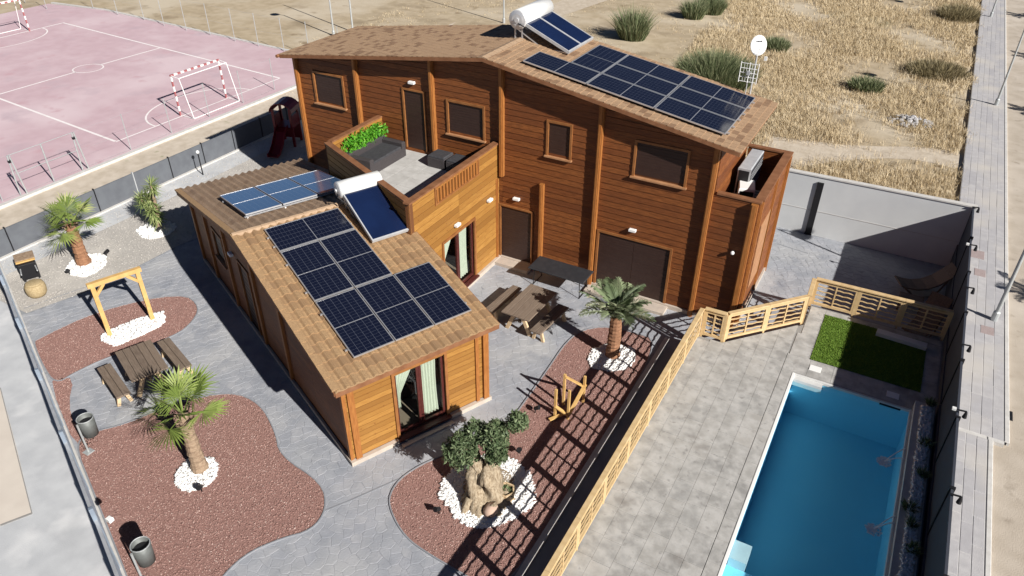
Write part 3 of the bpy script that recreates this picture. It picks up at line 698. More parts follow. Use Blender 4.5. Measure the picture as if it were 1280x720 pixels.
for i in range(6):
    y = -1.0 + (i % 2) * .35 + random.uniform(-.1, .1)
    while y < 19.5:
        l = random.choice((.62, .82, .62, .45)); 
        if y + l > 17.4 and rows[i + 1] < -2.75: l = 17.36 - y
        if l > .1: tile(rows[i], rows[i + 1], y, y + l)
        y += l
        if y >= 17.35 and rows[i + 1] < -2.75: break
y = -1.0
while y < 17.0:       # border strip by the pool
    l = .62; tile(-1.04, -.76, y, min(y + l, 17.08)); y += l
for j, (ya, yb) in enumerate(((17.09, 17.47), (17.47, 17.85))):
    x = -1.04 if True else 0
    while x < 2.68: tile(x, min(x + .62, 2.7), ya, yb); x += .62
for yy in np.arange(-1.0, 6.9, 1.0):
    for k in range(5): tile(-.75 + k * .68, -.75 + (k + 1) * .68, yy, min(yy + 1.0, PY0 - .03))
x = -.94
for ya, yb in ((17.85, 18.4), (18.4, 18.95), (18.95, 19.5), (19.5, 20.05), (20.05, 20.52)): tile(-1.0 if ya < 18.9 else -.9, -.46, ya, yb)
for k in range(5): tile(-.46 + k * .63, -.46 + (k + 1) * .63, 20.28, 20.52)
for k in range(4): tile(2.33, 2.7, 17.85 + k * .6, 17.85 + (k + 1) * .6)
for k in range(4): tile(-1.0 + .12 * k, -.98, 0, 0) if False else None
# white rims of the pool
pool = bpy.data.objects.new('pool_basin', None); C.objects.link(pool); pool['kind'] = 'structure'; pool.location = (.75, 12, 0)
mb = MB(); ZB = -.75
mb.box(PX0, PX1, PY0, PY1, ZB - .1, ZB)
mb.box(PX0 - .018, PX0, PY0, PY1, ZB, ZD - .03); mb.box(PX1, PX1 + .018, PY0, PY1, ZB, ZD - .03); mb.box(PX0, PX1, PY1, PY1 + .018, ZB, ZD - .03); mb.box(PX0, PX1, PY0 - .02, PY0, ZB, ZD - .03)
mb.build('pool_lining', M['poolfloor'], pool, world=True)
mb = MB(); mb.bevbox(PX0 - .055, PX0 + .02, PY0, PY1 + .05, ZD - .06, ZD + .012, .006)
mb.build('coping', M['white'], pool, world=True)
MB().bevbox(PX0 + .021, PX1, PY1 - .02, PY1 + .05, ZD - .06, ZD + .010, .006).build('coping', M['coping'], pool, world=True)
MB().bevbox(PX1 - .05, PX1 + .01, PY0, PY1 - .021, ZD - .1, ZD + .014, .006).build('coping', M['coping'], pool, world=True)
MB().box(PX0 + .021, PX0 + .75, PY1 - .19, PY1 - .021, .38, ZD - .02).build('step', M['coping'], pool, world=True)
MB().box(1.45, 1.95, PY1 - .022, PY1 - .019, .5, .56).build('slot', M['black'], pool, world=True)
# shallow shelf at the near end
sx = gp(1000, 712, .5)
MB().box(PX0 + .001, PX1 - .002, PY0 + .001, 10.55, ZB + .001, .22).build('shelf', M['poolfloor'], pool, world=True)
MB().box(PX0 + .021, -.32, 10.552, 11.05, ZB + .002, .47).build('step', M['coping'], pool, world=True)
water = sheet('pool_water', [(PX0, PY0), (PX1, PY0), (PX1, PY1), (PX0, PY1)], .5, M['water'])
# planter strip
slab('planter_wall', [(PX1 + .011, PY0), (2.66, PY0), (2.66, PY1 + .2), (PX1 + .011, PY1 + .2)], -.2, ZD + .2, M['kerb'])
pp = [(PX1 + .17, PY0), (2.60, PY0), (2.60, PY1 + .05), (PX1 + .17, PY1 + .05)]
sheet('planter_bed', pp, ZD + .206, M['chip_w']); chips('white_pebbles', pp, 2600, .045, M['chip_w'], ZD + .22, .8)
for i, (u, v, s, lb) in enumerate(((1170, 506, .16, 'dark little plant at the top end of the pebble planter'), (1163, 556, .2, 'small dark plant in the planter level with the upper water jet'), (1157, 594, .16, 'small round plant in the planter between the two water jets'),
        (1136, 634, .24, 'largest dark plant overhanging the planter edge by the lower water jet'), (1140, 655, .14, 'tiny dark plant just below the largest planter plant'), (1146, 688, .2, 'green plant in the planter nearest the bottom of the frame'))):
    x, y = gp(u, v, ZD + .25); x = min(max(x, PX1 + .2), 2.55); V, F, t = blades(0, 0, s * .55, s * .55, 110, .2, .012, .9)
    o = npmesh('planter_plant', V, F, M['olive'], t); o.location = (x, y, ZD + .21); tag(o, lb, 'plant', 'plants in the pool planter')
# water jets
for k, (a1, a2, e, lb) in enumerate(((( 1127, 560), (1130, 574), (1105, 577), 'upper water jet arching into the pool'), ((1117, 645), (1122, 656), (1092, 662), 'lower water jet arching into the pool'))):
    ex, ey = gp(*e, .5); t = thing('water_jet', lb, 'fountain', (ex, ey, .5), 0, 'water jets in the pool')
    for (u, v) in (a1, a2):
        y0 = gp(u, v, .62)[1]; pts = []
        for q in np.linspace(0, 1, 9): pts.append(((2.17 - ex) * (1 - q), (y0 - ey) * (1 - q), .14 * (1 - q) + .2 * q * (1 - q)))
        MB().tube(pts, .013, 5).build('stream', M['foam'], t)
    mb = MB()
    for i in range(170):
        a = random.uniform(0, 2 * PI); r = .17 * random.random() ** .8; mb.sphere((r * math.cos(a), r * math.sin(a), .003), random.uniform(.012, .03), 6, 3, (1, 1, .35))
    mb.build('splash', M['foam'], t)['kind'] = 'stuff'
# artificial turf
tp = [(-.45, 17.86), (2.32, 17.86), (2.32, 20.26), (-.45, 20.26)]
sheet('artificial_turf', tp, ZD + .006, M['turf'])
n = 26000; q = rng.uniform((-.45, 17.86), (2.32, 20.26), (n, 2)); a = rng.uniform(0, 2 * PI, n); w = .007
V = np.stack([np.stack([q[:, 0] - np.cos(a) * w, q[:, 1] - np.sin(a) * w, np.full(n, ZD + .006)], 1), np.stack([q[:, 0] + np.cos(a) * w, q[:, 1] + np.sin(a) * w, np.full(n, ZD + .006)], 1),
              np.stack([q[:, 0] + rng.normal(0, .015, n), q[:, 1] + rng.normal(0, .015, n), ZD + .006 + rng.uniform(.025, .045, n)], 1)], 1).reshape(-1, 3)
tag(npmesh('turf_blades', V, np.arange(3 * n).reshape(-1, 3), M['blade'], rng.uniform(.01, .99, n)), kind='stuff')
for (u, v, lb) in ((1019, 461, 'white skimmer lid in the sunlit deck beside the turf corner'), (1116, 494, 'pale skimmer lid in the shaded deck above the pool end')):
    x, y = gp(u, v, ZD); o = MB().bevbox(-.15, .15, -.12, .12, -.01, .012, .006).build('skimmer_lid', M['white']); o.location = (x, y, ZD); tag(o, lb, 'lid', 'skimmer lids in the deck')
x, y = gp(1127, 423, ZD + .12); o = MB().bevbox(-.66, .66, -.12, .12, 0, .12, .01).build('kerb_block', M['coping']); o.location = (x, y, ZD + .03); o.rotation_euler = (0, 0, -.05); tag(o, 'long pale bench block lying on the shaded turf', 'block')

# ------------------------------------------------------------------ houses
class Planks:
    """collects boards for one house: the first ones become objects, the overflow one joined part"""
    def __init__(s, parent, m, fr): s.p = parent; s.m = m; s.fr = fr; s.list = []
    def wall(s, fr, s0, s1, z0, ztop, openings=(), h=.19, seams=(), m=None):
        """fr(s, d, z) -> local point, d outwards"""
        m = m or s.m; cuts = sorted([s0] + [q for q in seams if s0 < q < s1] + [s1]); z = z0
        zmax = max(ztop(q) for q in list(np.linspace(s0, s1, 30)))
        while z < zmax - .01:
            zc = z + h / 2
            for a, b in zip(cuts[:-1], cuts[1:]):
                segs = [(a + .003, b - .003)]
                for (oa, ob, za, zb) in openings:
                    if za < zc < zb:
                        ns = []
                        for (p, q) in segs:
                            if ob <= p or oa >= q: ns.append((p, q)); continue
                            if oa - p > .03: ns.append((p, oa))
                            if q - ob > .03: ns.append((ob, q))
                        segs = ns
                for (p, q) in segs:
                    gap = .017 if m is M['siding_y'] else .011; tp, tq = min(z + h - gap, ztop(p)), min(z + h - gap, ztop(q))
                    if tp <= z + .012 and tq <= z + .012: continue
                    for _ in (0, 1):
                        lo_, hi_ = (p, q) if tp <= z + .012 else (q, p)
                        if min(tp, tq) <= z + .012:
                            for _k in range(24):
                                m_ = (lo_ + hi_) / 2
                                if ztop(m_) <= z + .012: lo_ = m_
                                else: hi_ = m_
                            if tp <= z + .012: p = hi_; tp = z + .013
                            else: q = hi_; tq = z + .013
                    if q - p < .02: continue
                    mb = MB(); d0, d1 = (.034, .02) if m is not M['siding_y'] else (.013, .013)
                    mb.hexa([fr(p, 0, z), fr(p, d0, z), fr(q, d0, z), fr(q, 0, z), fr(p, 0, tp), fr(p, d1, tp), fr(q, d1, tq), fr(q, 0, tq)][0:8])
                    s.list.append((mb, m))
            z += h
    def flush(s, keep=290):
        for mb, m in s.list[:keep]: mb.build('plank', m, s.p)
        by = {}
        for mb, m in s.list[keep:]:
            by.setdefault(m.name, (MB(), m))[0].add(mb.v, mb.f, random.uniform(.01, .99))
        for k, (mb, m) in by.items(): o = mb.build('plank', m, s.p); o['kind'] = 'stuff'
def flip(mb): mb.f = [tuple(reversed(f)) for f in mb.f]; return mb

def opening(parent, fr, s0, s1, z0, z1, kind='window', cas=.07, sill=True, leaves=1, name=None):
    """closed brown roller shutter inside a wooden casing; kind gives the part name"""
    def bx(mb, a, b, d0, d1, za, zb):
        p = [fr(a, d0, za), fr(b, d0, za), fr(b, d1, za), fr(a, d1, za), fr(a, d0, zb), fr(b, d0, zb), fr(b, d1, zb), fr(a, d1, zb)]
        mb.hexa(p); return mb
    cs = MB()
    bx(cs, s0 - cas, s0, .0, .066, z0 if kind == 'door' else z0 - cas, z1 + cas); bx(cs, s1, s1 + cas, .0, .066, z0 if kind == 'door' else z0 - cas, z1 + cas); bx(cs, s0, s1, .0, .064, z1, z1 + cas)
    w = cs.build(kind, M['casing'], parent)
    n = max(6, int((z1 - z0) / .085)); w_ = (s1 - s0) / leaves
    sh = MB()
    for l in range(leaves):
        for k in range(n):
            za = z0 + (z1 - z0) * k / n; zb = z0 + (z1 - z0) * (k + 1) / n
            bx(sh, s0 + l * w_ + .006, s0 + (l + 1) * w_ - .006, .0, .012 + .004 * (k % 2), za + .004, zb)
    sh.build('shutter', M['shutter'], w)
    if sill and kind == 'window':
        bx(MB(), s0 - cas - .03, s1 + cas + .03, .0, .13, z0 - cas - .03, z0 - cas + .015).build('sill', M['sill'], w) if True else None
    return w

def glazed(parent, fr, s0, s1, z0, z1, room=1.6):
    """open double door: mahogany frame, glass, curtains behind"""
    def bx(mb, a, b, d0, d1, za, zb):
        return mb.hexa([fr(a, d0, za), fr(b, d0, za), fr(b, d1, za), fr(a, d1, za), fr(a, d0, zb), fr(b, d0, zb), fr(b, d1, zb), fr(a, d1, zb)])
    mb = MB(); c = .075
    bx(mb, s0 - c, s0, -.1, .062, z0, z1 + c); bx(mb, s1, s1 + c, -.1, .062, z0, z1 + c); bx(mb, s0, s1, -.1, .06, z1, z1 + c)
    w = mb.build('door', M['casing'], parent)
    mid = (s0 + s1) / 2; mb = MB()
    for a, b in ((s0, mid - .002), (mid + .002, s1)):
        bx(mb, a, a + .07, -.09, -.03, z0, z1); bx(mb, b - .07, b, -.09, -.03, z0, z1); bx(mb, a + .07, b - .07, -.09, -.03, z1 - .07, z1); bx(mb, a + .07, b - .07, -.09, -.03, z0, z0 + .09)
    mb.build('door_frame', M['frame_red'], w)
    for a, b in ((s0 + .07, mid - .072), (mid + .072, s1 - .07)):
        bx(MB(), a, b, -.064, -.058, z0 + .09, z1 - .07).build('pane', M['glass'], w)
    def curt(a, b, tie):
        mb = MB(); n = 26; rows_ = np.linspace(0, 1, 9); vs = []
        for r in rows_:
            for i in range(n + 1):
                s = i / n
                if tie: wd = (1 - .75 * min(1, r * 1.5)); x = a + (b - a) * s * wd
                else: wd = 1 - .12 * math.sin(PI * r); x = a + (b - a) * (.5 + (s - .5) * wd)
                vs.append(fr(x, -.2 + .03 * math.sin(s * 34), z1 - .04 - r * (z1 - z0) * (.62 if tie else .93)))
        fs = []
        for r in range(8):
            for i in range(n): fs.append((r * (n + 1) + i, r * (n + 1) + i + 1, (r + 1) * (n + 1) + i + 1, (r + 1) * (n + 1) + i))
        mb.add(vs, fs).build('curtain', M['curtain'], w, True)
    curt(s0 + .06, mid - .02, True); curt(mid + .08, s1 - .12, False)
    bx(MB(), s0 - c, s1 + c, .0, .16, z0 - .06, z0 - .004).build('threshold', M['frame_red'], w)
    return w

def lampmesh(t, kind='box'):
    if kind == 'ball':
        MB().sphere((0, .09, 0), .06, 12, 8).build('globe', M['white'], t, True); MB().beam((0, 0, 0), (0, .08, 0), .03, .03).build('bracket', M['black'], t)
    else:
        MB().bevbox(-.11, .11, 0, .11, -.04, .045, .015).build('housing', M['white'], t); MB().box(-.085, .085, .012, .095, -.046, -.0405).build('lens', M['wgrey'], t)

# --- main house ---------------------------------------------------------------
RX, RZ = -11.36, 7.05; SL, SR = 1.1 / 8.2, 1.3 / 7.75
def rtop(x): return RZ - (RX - x) * SL if x < RX else RZ - (x - RX) * SR
mh = thing('wooden_main_house', 'two storey brown timber house with a low gable roof and first floor terrace', 'house', (-11.07, 19.15, 0))
OX, OY = -11.07, 19.15
def F0(s, d, z): return (s - OX, -d, z)                       # front
XL, XR, XRB, YB = -19.38, -4.1, -2.82, 22.7
def wtop(x): return rtop(x) - .17
win = dict(a=(-18.53, -17.29, 4.35, 5.37), d=(-14.67, -13.88, 3.4, 5.42), b=(-12.92, -11.62, 4.31, 5.33), c=(-9.3, -8.58, 4.31, 5.32), e=(-6.47, -4.97, 4.27, 5.27), g=(-10.98, -9.82, .14, 2.1), h=(-7.41, -5.08, .12, 2.08))
# core
pts = [(XL, -.1), (XRB, -.1), (XRB, 3.3), (XR, 3.3), (XR, wtop(XR)), (RX, wtop(RX)), (XL, wtop(XL))]
mb = MB(); n = len(pts)
mb.add([(x - OX, 0, z) for x, z in pts] + [(x - OX, YB - OY, z) for x, z in pts], [tuple(range(n)), tuple(range(2 * n - 1, n - 1, -1))] + [(i, n + i, n + (i + 1) % n, (i + 1) % n) for i in range(n)])
mb.build('wall', M['core'], mh)
pk = Planks(mh, M['siding'], None)
posts = [-16.6, -13.5, -10.92, -7.6, -4.17]
def zt_main(x): return wtop(x) if x < XR + .001 else 4.22
ops = [(a - .03, b + .03, c_ - .03, d_ + .03) for (a, b, c_, d_) in win.values()]
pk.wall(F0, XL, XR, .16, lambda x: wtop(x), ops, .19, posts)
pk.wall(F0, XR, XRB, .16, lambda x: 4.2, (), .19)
# right side of the ground floor extension and of the upper floor
def FR(s, d, z): return (XRB - OX + d, s - OY, z)
def FU(s, d, z): return (XR - OX + d, s - OY, z)
pk.wall(FR, YF, 23.0, .16, lambda y: 4.2, (), .21)
pk.wall(FU, YF + .03, YB, 3.4, lambda y: wtop(XR), (), .21)
# terrace walls
TX = -11.07; T1 = np.array([TX, 14.25]); T4 = np.array([-15.75, 16.33])
def FT(s, d, z): return (TX - OX + d, s - OY, z)
tdir = (T4 - T1) / np.linalg.norm(T4 - T1); TL = np.linalg.norm(T4 - T1); tn = np.array([-tdir[1], tdir[0]])
if tn[1] > 0: tn = -tn
def FP(s, d, z): p = T1 + tdir * s + tn * d; return (p[0] - OX, p[1] - OY, z)
door_t = (15.75, 17.48, .22, 2.28); louv = (15.5, 17.8, 3.75, 4.22)
siding_lit = M['siding_y']
pk.wall(FT, 14.27, YF - .03, .16, lambda y: 4.28, [door_t, louv], .2, [16.7], siding_lit)
pk.wall(FP, .02, TL, 2.4, lambda y: 4.28, (), .2, (), siding_lit)
def FLI(s, d, z): return (-15.75 - OX + d, s - OY, z)                      # inner face of left parapet
pk.wall(lambda s, d, z: (-15.75 - OX + .061 + d, s - OY, z), 16.5, YF - .05, 3.36, lambda y: 4.28, (), .2, (), siding_lit)
pk.flush(290)
def slabw(mb, fr, s0, s1, d0, d1, z0, z1): return mb.hexa([fr(s0, d0, z0), fr(s1, d0, z0), fr(s1, d1, z0), fr(s0, d1, z0), fr(s0, d0, z1), fr(s1, d0, z1), fr(s1, d1, z1), fr(s0, d1, z1)])
mb = MB()
for (a, b, za, zb) in ((14.25, door_t[0], -.1, 3.75), (door_t[1], YF, -.1, 3.75), (door_t[0], door_t[1], door_t[3], 3.75), (14.25, louv[0], 3.75, 4.28), (louv[1], YF, 3.75, 4.28)):
    slabw(mb, FT, a, b, -.12, 0, za, zb)
slabw(mb, FP, 0, TL, -.12, 0, -.1, 4.28); mb.box(-15.75 - OX - .06, -15.75 - OX + .06, 16.33 - OY, 0, -.1, 4.28)
mb.build('terrace_wall', M['core'], mh)
# terrace floor
tf = MB().prism([(-11.2 - OX, 14.5 - OY), (-11.2 - OX, -.002), (-15.68 - OX, -.002), (-15.68 - OX, 16.5 - OY)], 3.1, 3.28).build('terrace_floor', M['core'], mh)
inner = [(-11.19, 14.5), (-11.19, 19.1), (-15.68, 19.1), (-15.68, 16.48)]
i = 0
for xx in np.arange(-15.7, -11.1, .6):
    for yy in np.arange(14.3, 19.2, .6):
        Pq = [(xx + .004, yy + .004), (xx + .596, yy + .004), (xx + .596, yy + .596), (xx + .004, yy + .596)]
        # clip against the slanted front wall
        Q = []; sdv = lambda p: (np.array(p) - T1) @ tn + .13
        for k in range(4):
            a, b = Pq[k], Pq[(k + 1) % 4]; sa, sb = sdv(a), sdv(b)
            if sa <= 0: Q.append(a)
            if (sa <= 0) != (sb <= 0): t_ = sa / (sa - sb); Q.append((a[0] + (b[0] - a[0]) * t_, a[1] + (b[1] - a[1]) * t_))
        Q = [(min(max(x, -15.68), -11.19), min(y, 19.1)) for x, y in Q]
        if len(Q) >= 3:
            A = abs(sum(Q[k - 1][0] * Q[k][1] - Q[k][0] * Q[k - 1][1] for k in range(len(Q)))) / 2
            if A > .01: MB().prism([(x - OX, y - OY) for x, y in Q], 3.281, 3.292 + random.uniform(0, .002)).build('tile', M['tersl'], tf)
# caps of the terrace parapets
def cap(fr, s0, s1, z, w0, w1, m='cap'): return slabw(MB(), fr, s0, s1, w0, w1, z, z + .05).build('parapet_cap', M[m], mh)
cap(FT, 14.2, YF - .1, 4.281, -.15, .06); cap(FP, .16, TL + .05, 4.283, -.15, .05)
MB().box(-15.75 - OX - .09, -15.75 - OX + .1, 16.5 - OY, -.06, 4.281, 4.331).build('parapet_cap', M['cap'], mh)
# louvre in the right parapet
lv = slabw(MB(), FT, louv[0], louv[1], -.1, .05, 3.70, 3.749); 
slabw(lv, FT, louv[0] - .05, louv[0], -.1, .052, 3.70, 4.28); slabw(lv, FT, louv[1], louv[1] + .05, -.1, .052, 3.70, 4.28); slabw(lv, FT, louv[0], louv[1], -.1, .05, 4.225, 4.28)
lo = lv.build('louvre', M['casing'], mh)
for s in np.arange(louv[0] + .08, louv[1] - .05, .165): slabw(MB(), FT, s, s + .075, -.05, .02, 3.75, 4.224).build('slat', M['post'], lo)
glazed(mh, FT, *door_t)
# room behind the glazed terrace door
mb = MB(); mb.box(-14.2 - OX, -11.2 - OX, 15.7 - OY, -.02, .02, .1); mb.box(-14.25 - OX, -14.2 - OX, 15.7 - OY, -.02, .1, 3.0); mb.build('room_floor', M['inner'], mh)
# posts
def pil(fr, s, z0, z1, w=.15, d=.15, m='post'): 
    mb = MB(); slabw(mb, fr, s - w / 2, s + w / 2, .0, d, z0, z1); slabw(mb, fr, s - w / 2 + .04, s + w / 2 - .03, d, d + .03, z0, z1); return mb.build('pilaster', M[m], mh)
pil(F0, XL + .07, .0, wtop(XL + .07) - .02, .16, .12)
for x in posts: pil(F0, x, 3.2 if abs(x + 10.92) < .1 else .0, wtop(x) - .02)
pil(F0, -9.45, 0, 3.26, .14); pil(F0, XRB - .1, 0, 4.2, .18, .16)
pil(FR, YF + .12, 0, 4.2, .16, .07); pil(FR, 22.9, 0, 4.2, .16, .08); pil(FR, 21.3, 0, 4.2, .14, .05)
pil(FT, 18.95, 0, 3.1, .1, .045)
# plinth
mb = MB(); mb.box(XL - OX, XRB - OX + .08, -.10, .0, -.1, .15); mb.box(TX - OX, TX - OX + .1, 14.3 - OY, -.101, -.1, .155); mb.box(XRB - OX + .001, XRB - OX + .09, .0, 3.9, -.1, .152); mb.build('plinth', M['plinth'], mh)
MB().box(-7.6 - OX, -4.9 - OX, -.55, -.101, -.05, .10).build('doorstep', M['plinth'], mh)
MB().box(-11.0 - OX, -9.7 - OX, -.5, -.102, -.05, .12).build('doorstep', M['plinth'], mh)
# windows and doors
for k in 'abce': opening(mh, F0, *win[k], 'window')
opening(mh, F0, *win['d'], 'door', .06); opening(mh, F0, *win['g'], 'door', .06); opening(mh, F0, *win['h'], 'door', .07, leaves=2)
# balcony box
MB().box(XR - OX + .005, XRB - OX - .121, .121, 23.0 - OY, 3.301, 3.34).build('balcony_floor', M['core'], mh)
mb = MB(); mb.box(XR - OX + .02, XRB - OX, 0.002, .12, 3.3, 4.22); mb.box(XRB - OX - .12, XRB - OX, .121, 23.05 - OY, 3.3, 4.221); mb.box(XR - OX + .02, XRB - OX - .121, 22.95 - OY, 23.05 - OY, 3.3, 4.222); mb.build('balcony_parapet', M['siding'], mh)
mb = MB(); mb.box(XR - OX + .1, XRB - OX + .06, -.06, .13, 4.223, 4.275); mb.build('parapet_cap', M['cap'], mh)
MB().box(XRB - OX - .15, XRB - OX + .1, .131, 23.1 - OY, 4.224, 4.277).build('parapet_cap', M['cap'], mh)
MB().box(XR - OX, XRB - OX - .151, 22.92 - OY, 23.1 - OY, 4.226, 4.279).build('parapet_cap', M['cap'], mh)
gr = MB()
for k in range(12): gr.box(-3.42 - OX, -3.05 - OX, .35 + k * .19, .45 + k * .19, 3.36, 3.40)
gr.build('floor_grating', M['wgrey'], mh)
MB().box(XRB - OX + .034, XRB - OX + .05, .9, 2.2, .9, 3.1).build('side_panel', M['sill'], mh)
# roof
YF0, YB0 = 18.7, 23.0; EL, ER = -19.62, -3.5
def slope(x0, x1, m='core'):
    z0, z1 = rtop(x0), rtop(x1); mb = MB(); a, b = YF0 - OY, YB0 - OY
    return mb.hexa([(x0 - OX, a, z0 - .13), (x1 - OX, a, z1 - .13), (x1 - OX, b, z1 - .13), (x0 - OX, b, z0 - .13), (x0 - OX, a, z0 - .02), (x1 - OX, a, z1 - .02), (x1 - OX, b, z1 - .02), (x0 - OX, b, z0 - .02)])
mb = slope(EL, RX); mb2 = slope(RX, ER); mb.add(mb2.v, mb2.f)
rf = mb.build('roof', M['cap'], mh)
mb = MB()
for x0, x1 in ((EL, RX - .002), (RX + .002, ER)):
    mb.beam((x0 - OX, YF0 - OY - .012, rtop(x0) - .062), (x1 - OX, YF0 - OY - .012, rtop(x1) - .062), .024, .11)
mb.build('fascia', M['cap'], rf)
MB().tube([(EL - OX - .05, YF0 - OY - .1, rtop(EL) - .05), (EL - OX - .05, YB0 - OY + .05, rtop(EL) - .05)], .06, 8).build('gutter', M['cap'], rf)
def shingles(parent):
    L = []
    for (x0, x1) in ((EL - .03, RX), (ER + .03, RX)):
        n = 42; stp = (x1 - x0) / n
        for i in range(n):
            xa, xb = x0 + i * stp, x0 + (i + 1) * stp * 1.0; xb2 = xa + stp * 1.25 if i < n - 1 else xb
            y = YF0 - .02 - (i * .097) % .24
            while y < YB0 + .02:
                ya, yb = max(y, YF0 - .02), min(y + .235, YB0 + .03)
                if yb - ya > .04:
                    e = .02 + random.uniform(0, .008)
                    L.append([(xa, ya + .004, rtop(xa) - .018), (xb2, ya + .004, rtop(xb2) - .018), (xb2, yb - .004, rtop(xb2) - .018), (xa, yb - .004, rtop(xa) - .018),
                              (xa, ya + .004, rtop(xa) + e), (xb2, ya + .004, rtop(xb2) + .004), (xb2, yb - .004, rtop(xb2) + .004), (xa, yb - .004, rtop(xa) + e)])
                y += .24
    L.sort(key=lambda p: p[0][0] ** 2 + p[0][1] ** 2)
    rest = MB()
    for i, p in enumerate(L):
        q = [(x - OX, y - OY, z) for x, y, z in p]; mb = MB().hexa(q) if True else None
        if p[1][0] < p[0][0]: mb = flip(mb)
        if i < 290: mb.build('shingle', M['shingle'], parent)
        else: rest.add(mb.v, mb.f, random.uniform(.01, .99))
    o = rest.build('shingle', M['shingle'], parent); o['kind'] = 'stuff'
shingles(rf)
mb = MB()
for k in range(13):
    y = YF0 - .02 + k * (YB0 - YF0) / 13; yb = y + (YB0 - YF0) / 13 + .02
    mb.add([(RX - OX - .16, y - OY, RZ - .0), (RX - OX, y - OY, RZ + .045), (RX - OX + .16, y - OY, RZ - .0), (RX - OX - .16, yb - OY, RZ - .01), (RX - OX, yb - OY, RZ + .035), (RX - OX + .16, yb - OY, RZ - .01)], [(0, 1, 4, 3), (1, 2, 5, 4), (0, 2, 1), (3, 4, 5)])
mb.build('ridge_cap', M['ridge'], rf)
# lamps on the house fronts
wl_ = None
def wall_lamp(loc, rz, label, kind='box'):
    t = thing('wall_light', label, 'lamp', loc, rz, 'white lamps on the house walls'); lampmesh(t, kind); return t
for (x, z, lb, kd) in ((-10.37, 2.5, 'small white lamp above the closed ground floor door', 'box'), (-6.32, 2.45, 'small white lamp above the wide brown shutter doors', 'box'), (-3.26, 2.57, 'round white lamp at the right end of the house front', 'ball'),
                      (-14.28, 5.72, 'white lamp above the terrace door', 'box'), (-16.9, 3.0, 'round white lamp left of the terrace', 'ball')):
    wall_lamp((x, YF - .035, z), PI, lb, kd)
for (y, z, lb) in ((16.46, 2.62, 'white lamp above the glazed door under the terrace'), (18.4, 2.6, 'white lamp on the golden terrace wall near the inner corner')):
    wall_lamp((TX + .035, y, z), -PI / 2, lb)

# --- wing ---------------------------------------------------------------------
wg = thing('wooden_wing_house', 'single storey golden timber wing with a tiled gable roof covered in solar panels', 'house', (c1[0], c1[1], 0), math.atan2(WB[1], WB[0]))
# local x = along the end wall (b), local y = along the long side (a)
AE, AR, AB = -.2, 5.8, 12.1; ZE, ZRg, ZBk = 2.55, 3.72, 2.5
def wz(a): return ZE + (a - AE) * (ZRg - ZE) / (AR - AE) if a < AR else ZRg - (a - AR) * (ZRg - ZBk) / (AB - AR)
WL, WW = 11.6, 3.85
def GE(s, d, z): return (s, -d, z)             # end wall, s=b
def GL(s, d, z): return (-d, s, z)             # long gable side, s=a
def GR(s, d, z): return (WW + d, s, z)         # right side
ed = (1.25, 2.62, .16, 2.17)
mb = MB()
for (a, b, za, zb) in ((0, ed[0], -.1, 2.44), (ed[1], WW, -.1, 2.44), (ed[0], ed[1], ed[3], 2.44)): slabw(mb, GE, a, b, -.12, 0, za, zb)
def side(x0, x1):
    P = [(0, -.1), (WL, -.1), (WL, wz(WL) - .13), (AR, wz(AR) - .13), (0, wz(0) - .13)]; n = len(P)
    mb.add([(x0, y + (.121 if y == 0 else 0), z) for y, z in P] + [(x1, y + (.121 if y == 0 else 0), z) for y, z in P], [tuple(range(n - 1, -1, -1)), tuple(range(n, 2 * n))] + [(i, (i + 1) % n, n + (i + 1) % n, n + i) for i in range(n)])
side(0, .12); side(WW - .12, WW); mb.box(.12, WW - .12, WL - .12, WL, -.1, 2.4)
mb.build('wall', M['core'], wg)
pk = Planks(wg, siding_lit, None)
pk.wall(GE, 0, WW, .16, lambda s: 2.42, [ed], .15, (), siding_lit)
gops = [(8.4, 9.3, 1.35, 2.3), (6.1, 6.95, .1, 2.3), (4.4, 5.0, .1, 2.2)]
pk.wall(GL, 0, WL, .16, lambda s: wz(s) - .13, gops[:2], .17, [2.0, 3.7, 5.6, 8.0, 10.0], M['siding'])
pk.wall(GR, 0, 5.5, .16, lambda s: wz(s) - .13, (), .17, [2.7], siding_lit)
pk.flush(290)
opening(wg, GL, 8.43, 9.27, 1.38, 2.27, 'window'); opening(wg, GL, 6.13, 6.92, .12, 2.27, 'door', .06)
dr = glazed(wg, GE, *ed)
def wpil(fr, s, z0, z1, w=.14, d=.1): mb = MB(); slabw(mb, fr, s - w / 2, s + w / 2, 0, d, z0, z1); return mb.build('pilaster', M['post'], wg)
wpil(GE, .12, 0, 2.43, .16, .07); wpil(GE, WW - .27, 0, 2.43, .1, .06); wpil(GE, WW - .02, 0, 2.43, .16, .09); wpil(GL, .04, 0, 2.4, .12, .085)
for a in (3.7, 5.6, 8.0, 10.0, 11.5): wpil(GL, a, 0, wz(a) - .15)
wpil(GR, 2.7, 0, wz(2.7) - .15)
mb = MB(); mb.box(-.05, ed[0] - .08, -.11, -.001, -.1, .13); mb.box(ed[1] + .08, WW + .12, -.11, -.001, -.1, .13); mb.box(-.11, -.051, -.11, WL, -.1, .128); mb.box(WW + .001, WW + .1, .0, 6, -.1, .131); mb.build('plinth', M['plinth'], wg)
MB().box(ed[0] - .05, ed[1] + .05, -.30, -.165, -.05, .05).build('doorstep', M['plinth'], wg)
MB().box(.13, WW - .13, .13, WL - .13, .02, .1).build('room_floor', M['inner'], wg)
MB().box(.6, 2.9, 1.2, 3.1, .1, .5).build('bed', M['dark'], wg)
